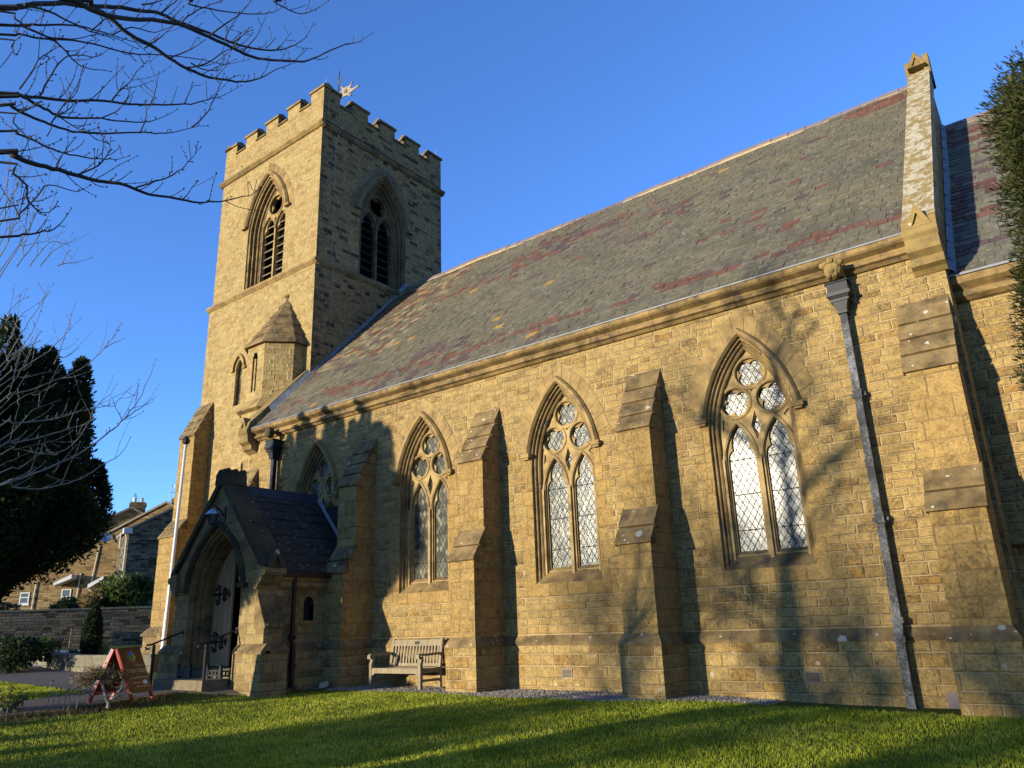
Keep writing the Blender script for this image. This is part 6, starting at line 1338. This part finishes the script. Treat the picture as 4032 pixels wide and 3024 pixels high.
mb = MB(); mb.tube([(-8.95, -13.4, -.8), (-8.97, -13.4, .1), (-8.93, -13.38, 1.4), (-8.9, -13.35, 2.6), (-8.87, -13.32, 3.4), (-8.85, -13.3, 4.4), (-8.8, -13.25, 6.2)], [.38, .28, .24, .21, .13, .10, .06], 12); mb.build('trunk', 'bark', t1, uv=False)
mb = MB(); limb_set(mb, LIMBS, 3, .5, long_=.15); mb.build('branches', 'bark', t1, uv=False)
def grow(mb, p, d, L, r, lev, q, up=.15):
    n = 4; P = [p]; 
    for i in range(n):
        d = (d+Vector((q.gauss(0, .13), q.gauss(0, .13), q.gauss(0, .10)+up*.25))).normalized(); P.append(P[-1]+d*L/n)
    mb.tube(P, [r*(1-.45*i/n) for i in range(n+1)], 6 if lev > 1 else 4, cap=False)
    if lev <= 0: return
    for k in range(q.choice((2, 3, 3))):
        t = q.choice((2, 3, 4, 4)); a = q.uniform(0, 6.28); sd = Vector((math.cos(a), math.sin(a), q.uniform(-.1, .7))).normalized()
        grow(mb, P[t], (d*.6+sd*.8).normalized(), L*q.uniform(.6, .85), r*(1-.45*t/n)*q.uniform(.5, .75), lev-1, q, up)
m3 = MB(); q = random.Random(12)       # the rest of that crown, out of frame above and behind
for k in range(13): a = 2.6+k*.62; grow(m3, Vector((-8.9, -13.35, 2.3+k*.32)), Vector((math.cos(a), math.sin(a)-.25, .55)).normalized(), 1.5, .055, 4, q)
m3.build('crown', 'bark', t1, uv=False)
t2 = thing('twiggy_tree', 'small bare tree with thin pale twigs arching in front of the yew', 'tree', (-10.3, -11.1, -.1))
mb = MB(); mb.tube([(-10.35, -11.15, -.3), (-10.32, -11.1, 1.), (-10.3, -11.1, 2.05)], [.12, .10, .085], 9); mb.build('trunk', 'pale_bark', t2, uv=False)
mb = MB(); limb_set(mb, [(r*.72, p, k) for r, p, k in TWIGS], 5, .26, .005, .0024, long_=.17); mb.build('branches', 'pale_bark', t2, uv=False)
# ============================================================ BEHIND THE CAMERA: what throws the long shadows
q = random.Random(21)
for i, (x, y, hgt, r) in enumerate(((-13.2, -27., 3.2, .16), (-17., -29., 3.0, .2), (-9.2, -25.5, 2.6, .12), (-12., -33., 3.4, .2), (-17.2, -41., 5.2, .25), (-20.2, -40., 5.4, .25), (-15.2, -44., 5.4, .25))):
    t = thing('bare_tree', ('slim bare tree standing behind the photographer', 'forked bare tree at the far side of the churchyard', 'young bare tree by the churchyard hedge', 'broad bare tree beyond the churchyard hedge', 'tall bare tree far behind the photographer', 'tall bare tree at the far corner of the churchyard', 'tall bare tree by the far churchyard gate')[i], 'tree', (x, y, -.3))
    mb = MB(); mb.tube([(x, y, -.4), (x, y, hgt*.5), (x+.1, y, hgt)], [r*1.2, r, r*.8], 9); mb.build('trunk', 'bark', t, uv=False)
    mb = MB()
    for k in range(8 if i < 4 else 9): a = k*.8+i; grow(mb, Vector((x+.05, y, hgt*(.6+.05*min(k, 8)))), Vector((math.cos(a)*.8, math.sin(a)*.8, .8 if i < 4 else .45)).normalized(), 1.75, r*.5, 4, q, .3 if i < 4 else .1)
    mb.build('crown', 'bark', t, uv=False)
for i, (x, y, r, h) in enumerate(((-13.5, -15.2, .8, 1.55), (-12.5, -15.3, .8, 1.85), (-11.5, -15.5, .8, 1.9), (-10.6, -15.3, .6, 1.8), (-6.0, -15.0, .6, 1.3), (-4.6, -15.2, .9, 1.45), (-3.2, -15.2, .9, 1.5), (-1.7, -15.2, .9, 1.5), (-16.6, -13.6, .28, .60), (-15.4, -14.2, .24, .60), (-17.9, -13., .3, .62), (-14.6, -14.6, .16, .7))):  # unseen shrubs added to throw the dark bands across the lawn
    z0 = gz(x, y); bush('shadow_shrub', 'unseen leafy shrub added behind the camera to shade the lawn', 'shrub', (x, y, z0+h*.5), (r, .5, h*.52), int(2600*r+900), .10, 'leaf_green', 30+i, 14, .5, .6, 'unseen shrubs added to shade the lawn')
bush('porch_shade_bush', 'dense unseen bush added beside the big yew to shade the porch', 'bush', (-19.6, -8.6, 1.3), (1.5, 1.0, 1.25), 9000, .14, 'yew', 49, 26, .42)  # out-of-frame bush added to keep the low sun off the porch front
# ============================================================ BACKGROUND ON THE LEFT
def curve_wall(name, lab, pts, h, th, mat, cap=None, zoff=0.):
    o = thing(name, lab, 'wall', (pts[0][0], pts[0][1], gz(*pts[0])))
    S = []
    for i in range(len(pts)-1):
        for t in range(6): S.append((pts[i][0]+(pts[i+1][0]-pts[i][0])*t/6, pts[i][1]+(pts[i+1][1]-pts[i][1])*t/6))
    S.append(pts[-1]); mb = MB(); m2 = MB(); R1, R2 = [], []
    for i, p in enumerate(S):
        a, b = S[max(0, i-1)], S[min(len(S)-1, i+1)]; d = Vector((b[0]-a[0], b[1]-a[1], 0)).normalized(); n = Vector((-d.y, d.x, 0)); z = gz(*p)+zoff; hh = h(i/(len(S)-1)) if callable(h) else h
        c = Vector((p[0], p[1], 0)); f = lambda w_, z_: c+n*w_+Vector((0, 0, z_))
        R1.append([f(-th/2, z-.3), f(-th/2, z+hh), f(th/2, z+hh), f(th/2, z-.3)]); R2.append([f(-th/2-.04, z+hh), f(-th/2-.04, z+hh+.09), f(th/2+.04, z+hh+.09), f(th/2+.04, z+hh)])
    mb.loft(R1, True, True); mb.build('wall_face', mat, o)
    if cap: m2.loft(R2, True, True); m2.build('coping', cap, o)
    return o
curve_wall('low_wall', 'low curved grey stone wall edging the path beyond the lawn', [(-37, .2), (-32.5, -.35), (-29, -.75), (-26.5, -.95), (-24.6, -.85), (-23.4, -.35)], .42, .3, 'concrete', 'concrete')
cw = curve_wall('boundary_wall', 'long dark rubble stone wall in front of the houses', [(-47., -5.8), (-43., 3.45), (-40.8, 8.48), (-37., 17.)], lambda t: 1.68+.22*t, .45, 'rubble', 'concrete')
mb = MB(); mb.loft([[(x, y, z) for x, y in ((-41.9, 5.0), (-41.6, 4.9), (-41.4, 5.3), (-41.7, 5.5))] for z in (.3, 1.75)], cap=True); tag(mb.build('stone_pier', 'rubble'), 'short pale stone pier against the dark rubble wall', 'pier')
# houses: local frame facing the churchyard
HC = Vector((-55.8, 14.1, 0)); HR = Vector((.434, .90, 0)); HD = Vector((-.90, .434, 0))
class HF:
    def __init__(s, d, yaw=0., piv=0.):
        c, n = math.cos(yaw), math.sin(yaw); s.U = HR*c+HD*n; s.N = HD*c-HR*n; k = (62+d)/62; s.O = HC+HD*d+HR*piv*k-s.U*piv*k; s.O.z = 1.25*(1-k); s.f = FR(s.O, s.U*k, s.N, (0, 0, k))
    def p(s, r, d, z): return s.f.p(r, d, z)
    def box(s, mb, r0, r1, d0, d1, z0, z1):
        mb.loft([[s.p(r0, d0, z), s.p(r1, d0, z), s.p(r1, d1, z), s.p(r0, d1, z)] for z in (z0, z1)], cap=True)
def house(lab, H, rl, ra, rr2, ze, za, depth, wmat, zb=1.5):
    o = thing('stone_house', lab, 'house', tuple(H.p(ra, 0, zb)))
    zr_ = za-(za-ze)*(rr2-ra)/(ra-rl)
    mb = MB(); mb.prism([(rl, zb), (rr2, zb), (rr2, zr_), (ra, za), (rl, ze)], H.f, 0, depth); mb.build('wall', wmat, o)
    mb = MB(); k = (za-ze)/(ra-rl)
    for a, za_, b, zb2 in ((rl-.25, ze-.25*k, ra, za), (rr2+.2, zr_-.2*k, ra, za)):
        mb.loft([[H.p(a, d, za_+.01), H.p(b, d, zb2+.01), H.p(b, d, zb2+.16), H.p(a, d, za_+.16)] for d in (-.14, depth+.14)], True, True)
    return o, mb.build('roof', 'stone_slate', o)
MAT['stone_slate'] = simple('brown stone slates', (.20, .16, .115), .9, .35, 2., bump=.4)
def chimney(o, roof, H, r, d, w_, z0, z1, pots):
    mb = MB(); H.box(mb, r-w_/2, r+w_/2, d, d+.9, z0, z1); H.box(mb, r-w_/2-.06, r+w_/2+.06, d-.06, d+.96, z1-.28, z1-.1); c = mb.build('chimney', 'house_stone', roof)
    for dr, hh, m in pots:
        mb = MB(); mb.lathe([(.17, 0), (.15, .08), (.13, hh-.06), (.17, hh-.05), (.17, hh), (.1, hh)], H.p(r+dr, d+.45, z1), 9); p = mb.build('chimney_pot', m, roof)
H0 = HF(9.); h0, r0 = house('furthest stone house, only its gable top and chimney showing', H0, -4.6, -.1, 4.6, 7.6, 10.15, 9, 'house_stone'); chimney(h0, r0, H0, .3, .4, 1.05, 9.4, 10.7, ((-.25, .42, 'terracotta'), (.22, .40, 'terracotta')))
mb = MB(); 
for k in range(6): a = k*math.pi/3; c = H0.p(.05, .85, 11.1); mb.tube([c+Vector((.13*math.cos(a), .13*math.sin(a), 0)), c+Vector((0, 0, .34))], .012, 4)
mb.build('cowl', 'iron', r0)
H1 = HF(4., -.38, 2.2); h1, r1 = house('warm brown stone house with a chimney, dish and aerial at its gable', H1, -8.5, 2.2, 7.6, 4.7, 10.62, 9, 'house_stone'); chimney(h1, r1, H1, 3.05, .3, 1.15, 9.9, 11.05, ((-.28, .36, 'terracotta'), (.28, .40, 'dark_pot')))
mb = MB(); a = H1.p(2.3, .2, 10.3); mb.tube([a, a+Vector((0, 0, 1.9))], .03, 6); t_ = a+Vector((0, 0, 1.75)); mb.tube([t_, t_+HR*1.35+Vector((0, 0, .0))], .018, 5)
for k in range(9): c = t_+HR*(.15+.14*k); mb.tube([c-Vector((0, 0, .09)), c+Vector((0, 0, .09))], .010, 4)
mb.tube([t_-Vector((0, 0, .5)), t_-Vector((0, 0, .5))+HR*.7], .02, 4); mb.build('aerial', 'grey_metal', h1)
mb = MB(); c = H1.p(-1.75, -.35, 8.2); ax_ = Vector((.95, -.25, .25)).normalized(); s1 = ax_.cross(Vector((0, 0, 1))).normalized(); s2 = s1.cross(ax_)
mb.loft([[c+ax_*(-.10*(1-(k/4)**2))+(s1*math.cos(t)+s2*math.sin(t))*(.40*k/4+.005) for t in np.arange(0, 6.28, .4)] for k in range(5)], True); mb.tube([c, H1.p(-1.75, 0, 8.0)], .03, 5); mb.build('satellite_dish', 'grey_metal', h1)
mb = MB(); mb.tube([H1.p(-2.2, -.08, 7.6), H1.p(-2.72, -.08, 2.)], .05, 6); mb.build('downpipe', 'cream_pipe', h1)
mb = MB(); H1.box(mb, 2.1-.3, 2.1, -.02, .01, 9.55, 9.85) if False else H1.box(mb, 1.15, 1.4, -.02, .02, 9.0, 9.3); mb.build('window', 'dark_void', h1)
H2 = HF(-1., .13, -.07); h2, r2 = house('grey rubble stone house nearest the tower buttress', H2, -.07, 4.9, 9.8, 8.62, 11.5, 4.6, 'rubble')
mb = MB(); H2.box(mb, -.45, .12, -.18, .5, 8.35, 8.72); mb.build('eaves_board', 'white_paint', h2)
mb = MB(); mb.tube([H2.p(-.3, .25, 8.5), H2.p(-.16, .3, 8.0), H2.p(-.16, .3, 2.)], .055, 6); mb.tube([H2.p(-.55, .4, 8.4), H2.p(-.55, .4, 7.3)], .05, 6); mb.build('downpipe', 'cream_pipe', h2)
def flat_window(o, H, a, b, c, d):
    mb = MB(); m = (c+d)/2+.05
    for q_ in ((a, b, c, c+.08), (a, b, d-.08, d), (a, a+.08, c+.081, d-.081), (b-.08, b, c+.081, d-.081), (a+.081, b-.081, m-.035, m+.035)): H.box(mb, q_[0], q_[1], -.06, .04, q_[2], q_[3])
    H.box(mb, a-.07, b+.07, -.12, .03, c-.1, c-.002); w_ = mb.build('window', 'white_paint', o); mb = MB(); H.box(mb, a+.02, b-.02, -.03, .02, c+.02, d-.02); mb.build('pane', 'lamp_glass', w_)
flat_window(h1, H1, -4.4, -3.75, 3.5, 4.65); flat_window(h1, H1, -7.2, -6.55, 3.7, 4.5)
mb = MB(); mb.tube([H1.p(-3.25, -.09, 5.7), H1.p(-3.4, -.09, 2)], .05, 6); mb.build('downpipe', 'cream_pipe', h1)
mb = MB(); mb.tube([H1.p(-6.2, -.09, 5.2), H1.p(-6.3, -.09, 2)], .05, 6); mb.build('downpipe', 'cream_pipe', h1)
mb = MB(); mb.prism([(-4.6, 4.85), (-3.45, 5.3), (-3.45, 5.6), (-4.6, 5.05)], H1.f, -1.0, -.02); mb.build('porch_hood', 'white_paint', h1)
mb = MB(); mb.prism([(-2.2, 4.55), (-1.2, 5.2), (-1.2, 5.4), (-2.2, 4.85)], H1.f, -1.2, -.05); mb.build('porch_hood', 'white_paint', h1)
# shrubs in front of the houses and below the wall
bush('clipped_hedge', 'big rounded clipped green bush above the rubble wall', 'bush', (-44.9, 9.15, 3.55), (1.75, 1.55, 1.35), 9000, .20, 'leaf_green', 50, 26, .42, .5)
bush('low_bush', 'brown and green straggly bush left of the big clipped bush', 'bush', (-45.1, 7.3, 3.05), (.9, .9, .75), 2500, .2, 'leaf_brown', 51)
bush('round_shrub', 'dark round clipped shrub on the rubble wall', 'bush', (-44.3, 5.6, 2.75), (.72, .72, .62), 4200, .11, 'yew', 52, 26, .42)
bush('orange_shrub', 'orange brown winter shrub under the cottage window', 'bush', (-45.6, 2.9, 2.6), (.9, 1.1, .6), 2200, .2, 'leaf_brown', 53)
o = thing('conifer', 'slender dark pointed conifer by the road', 'tree', (-29.2, .35, .55)); g = np.random.default_rng(60); n = 6500; t = g.random(n); a = g.uniform(0, 6.283, n)
r = .30*np.sin(np.pi*np.clip(.22+.78*t, 0, 1))**.65*(.8+.25*g.random(n)); C = np.stack([-29.2+r*np.cos(a), .35+r*np.sin(a), .62+1.72*t], 1); leaf_mesh('crown', C, np.stack([np.cos(a)*.5, np.sin(a)*.5, 1+0*a], 1), .09, .4, 'yew', 60, o)
mb = MB(); mb.tube([(-29.2, .35, .4), (-29.2, .35, 2.2)], [.06, .01], 6); mb.build('trunk', 'bark', o, uv=False)
bush('yellow_shrub', 'small yellow green shrub beside the slender conifer', 'bush', (-29.0, .72, .80), (.24, .26, .24), 900, .07, 'leaf_yellow', 61, 10)
bush('flowering_shrub', 'grey green open shrub in front of the rubble wall', 'bush', (-29.7, -.95, .95), (.42, .5, .40), 1500, .08, 'leaf_green', 62, 14)
bush('ground_shrub', 'tiny green shrub between the conifer and the sapling', 'bush', (-29.4, -.2, .66), (.22, .3, .22), 700, .07, 'leaf_green', 63, 9)
bush('dark_shrub', 'spreading dark shrub under the yew at the left edge', 'bush', (-28.6, -2.35, .85), (1.1, 1.0, .60), 4200, .10, 'yew', 64, 20)
bush('dark_shrub', 'second dark shrub, right of the spreading one under the yew', 'bush', (-29.6, -1.65, .80), (.45, .6, .5), 1800, .09, 'leaf_green', 65, 14)
o = thing('sapling', 'thin leafless sapling in front of the rubble wall', 'tree', (-29.6, -.55, .5)); mb = MB(); q = random.Random(3); mb.tube([(-29.6, -.55, .4), (-29.58, -.53, 1.3)], [.03, .018], 5)
for k in range(6): grow(mb, Vector((-29.58, -.53, .9+k*.12)), Vector((q.gauss(0, .5), q.gauss(0, .5), 1)).normalized(), .5, .012, 2, q)
mb.build('branches', 'bark', o, uv=False)
# ------------------------------------------------------------ planting along the path
o = thing('dwarf_shrub', 'gnarled leafless dwarf shrub with a flat brown top in front of the A-board', 'shrub', (-14.85, -5.72, .08)); mb = MB(); q = random.Random(14); b0 = Vector((-14.80, -5.70, .05))
rt = Vector((.434, .90, 0)).normalized()     # sideways as seen from the lawn
def gp(r, z, d=0.): return b0+rt*r+Vector((0, 0, z))+Vector((.9, -.43, 0))*d
mb.tube([gp(0, 0), gp(-.01, .12), gp(-.07, .22), gp(-.11, .33), gp(-.15, .43), gp(-.17, .50)], [.034, .032, .03, .027, .025, .02], 8)
arms = [(-.17, .50, -.60, .52), (-.16, .47, -.40, .62), (-.15, .48, .05, .60), (-.12, .42, .20, .56), (-.17, .5, -.25, .7), (0, .1, .28, .28), (.0, .08, .22, .42), (-.3, .44, -.62, .33)]
tips = []
for r0_, z0, r1_, z1 in arms:
    e = gp(r1_, z1, q.gauss(0, .07)); s_ = gp(r0_, z0); mb.tube([s_, s_.lerp(e, .5)+Vector((0, 0, q.gauss(0, .03))), e], [.017, .012, .006], 6)
    for k in range(7):
        p = s_.lerp(e, q.uniform(.3, 1)); grow(mb, p, Vector((q.gauss(0, 1), q.gauss(0, 1), q.gauss(.1, .5))).normalized(), .15, .006, 1, q, 0); tips.append(p)
mb.build('branches', 'pale_bark', o, uv=False); g = np.random.default_rng(70); C = []
for p in tips:
    if p.z > .45: C.append(np.array(p)+g.normal(0, 1, (75, 3))*np.array([.085, .085, .035]))
C = np.concatenate(C); leaf_mesh('foliage', C, g.normal(0, 1, (len(C), 3)), .045, .28, 'leaf_brown', 70, o)
o = thing('cut_stems', 'pale cut flower stems standing left of the dwarf shrub', 'plant', (-15.0, -6.1, .08)); mb = MB()
for r_, h, l in ((-.50, .70, .04), (-.62, .46, -.02), (-.78, .42, .0), (-.70, .34, .02), (-.95, .50, .02), (-.88, .3, .03)):
    b_ = gp(r_, 0, .02); mb.tube([b_, b_+rt*l*.5+Vector((0, 0, h*.5)), b_+rt*l+Vector((0, 0, h))], [.009, .008, .007], 5)
    for k in range(4): mb.lathe([(.004, 0), (.014, .015), (.008, .035)], b_+rt*(l+q.gauss(0, .012))+Vector((q.gauss(0, .01), 0, h-.02*k)), 5)
mb.build('stems', 'pale_bark', o, uv=False)
struct(strip('flower_bed', [(-15.08, -9), (-15.1, -7.2), (-15.1, -5.4)], [(-14.5, -9), (-14.55, -7.2), (-14.75, -5.4)], 'soil', .012, 3))
for i, (r_, lab, mat, n, L) in enumerate(((-1.55, 'yellow leaved low plant in the bed by the path', 'leaf_yellow', 260, .5), (-2.15, 'dry brown perennial clump with upright stems', 'leaf_brown', 420, .75), (-2.75, 'tangled dry perennial clump at the left edge', 'leaf_brown', 420, .7))):
    c = gp(r_, 0, .02); o = thing('bed_plant', lab, 'plant', tuple(c)); mb = MB(); C = []
    for k in range(16 if i else 7):
        a = q.uniform(0, 6.28); h = L*q.uniform(.45, 1.); s_ = q.uniform(.1, .32); e = c+Vector((math.cos(a)*s_, math.sin(a)*s_, h)); mb.tube([c+Vector((math.cos(a)*.08, math.sin(a)*.08, 0)), c.lerp(e, .55)+Vector((0, 0, .05)), e], [.008, .006, .003], 5)
        for t in np.arange(.35, 1.01, .13): C.append(np.array(c.lerp(e, t))[None]+np.random.default_rng(k).normal(0, .03, (7, 3)))
    mb.build('stems', 'pale_bark', o, uv=False); C = np.concatenate(C); leaf_mesh('foliage', C, np.random.default_rng(i).normal(0, 1, (len(C), 3))+np.array([0, 0, .4]), .07 if i == 0 else .06, .45 if i == 0 else .28, mat, 80+i, o)
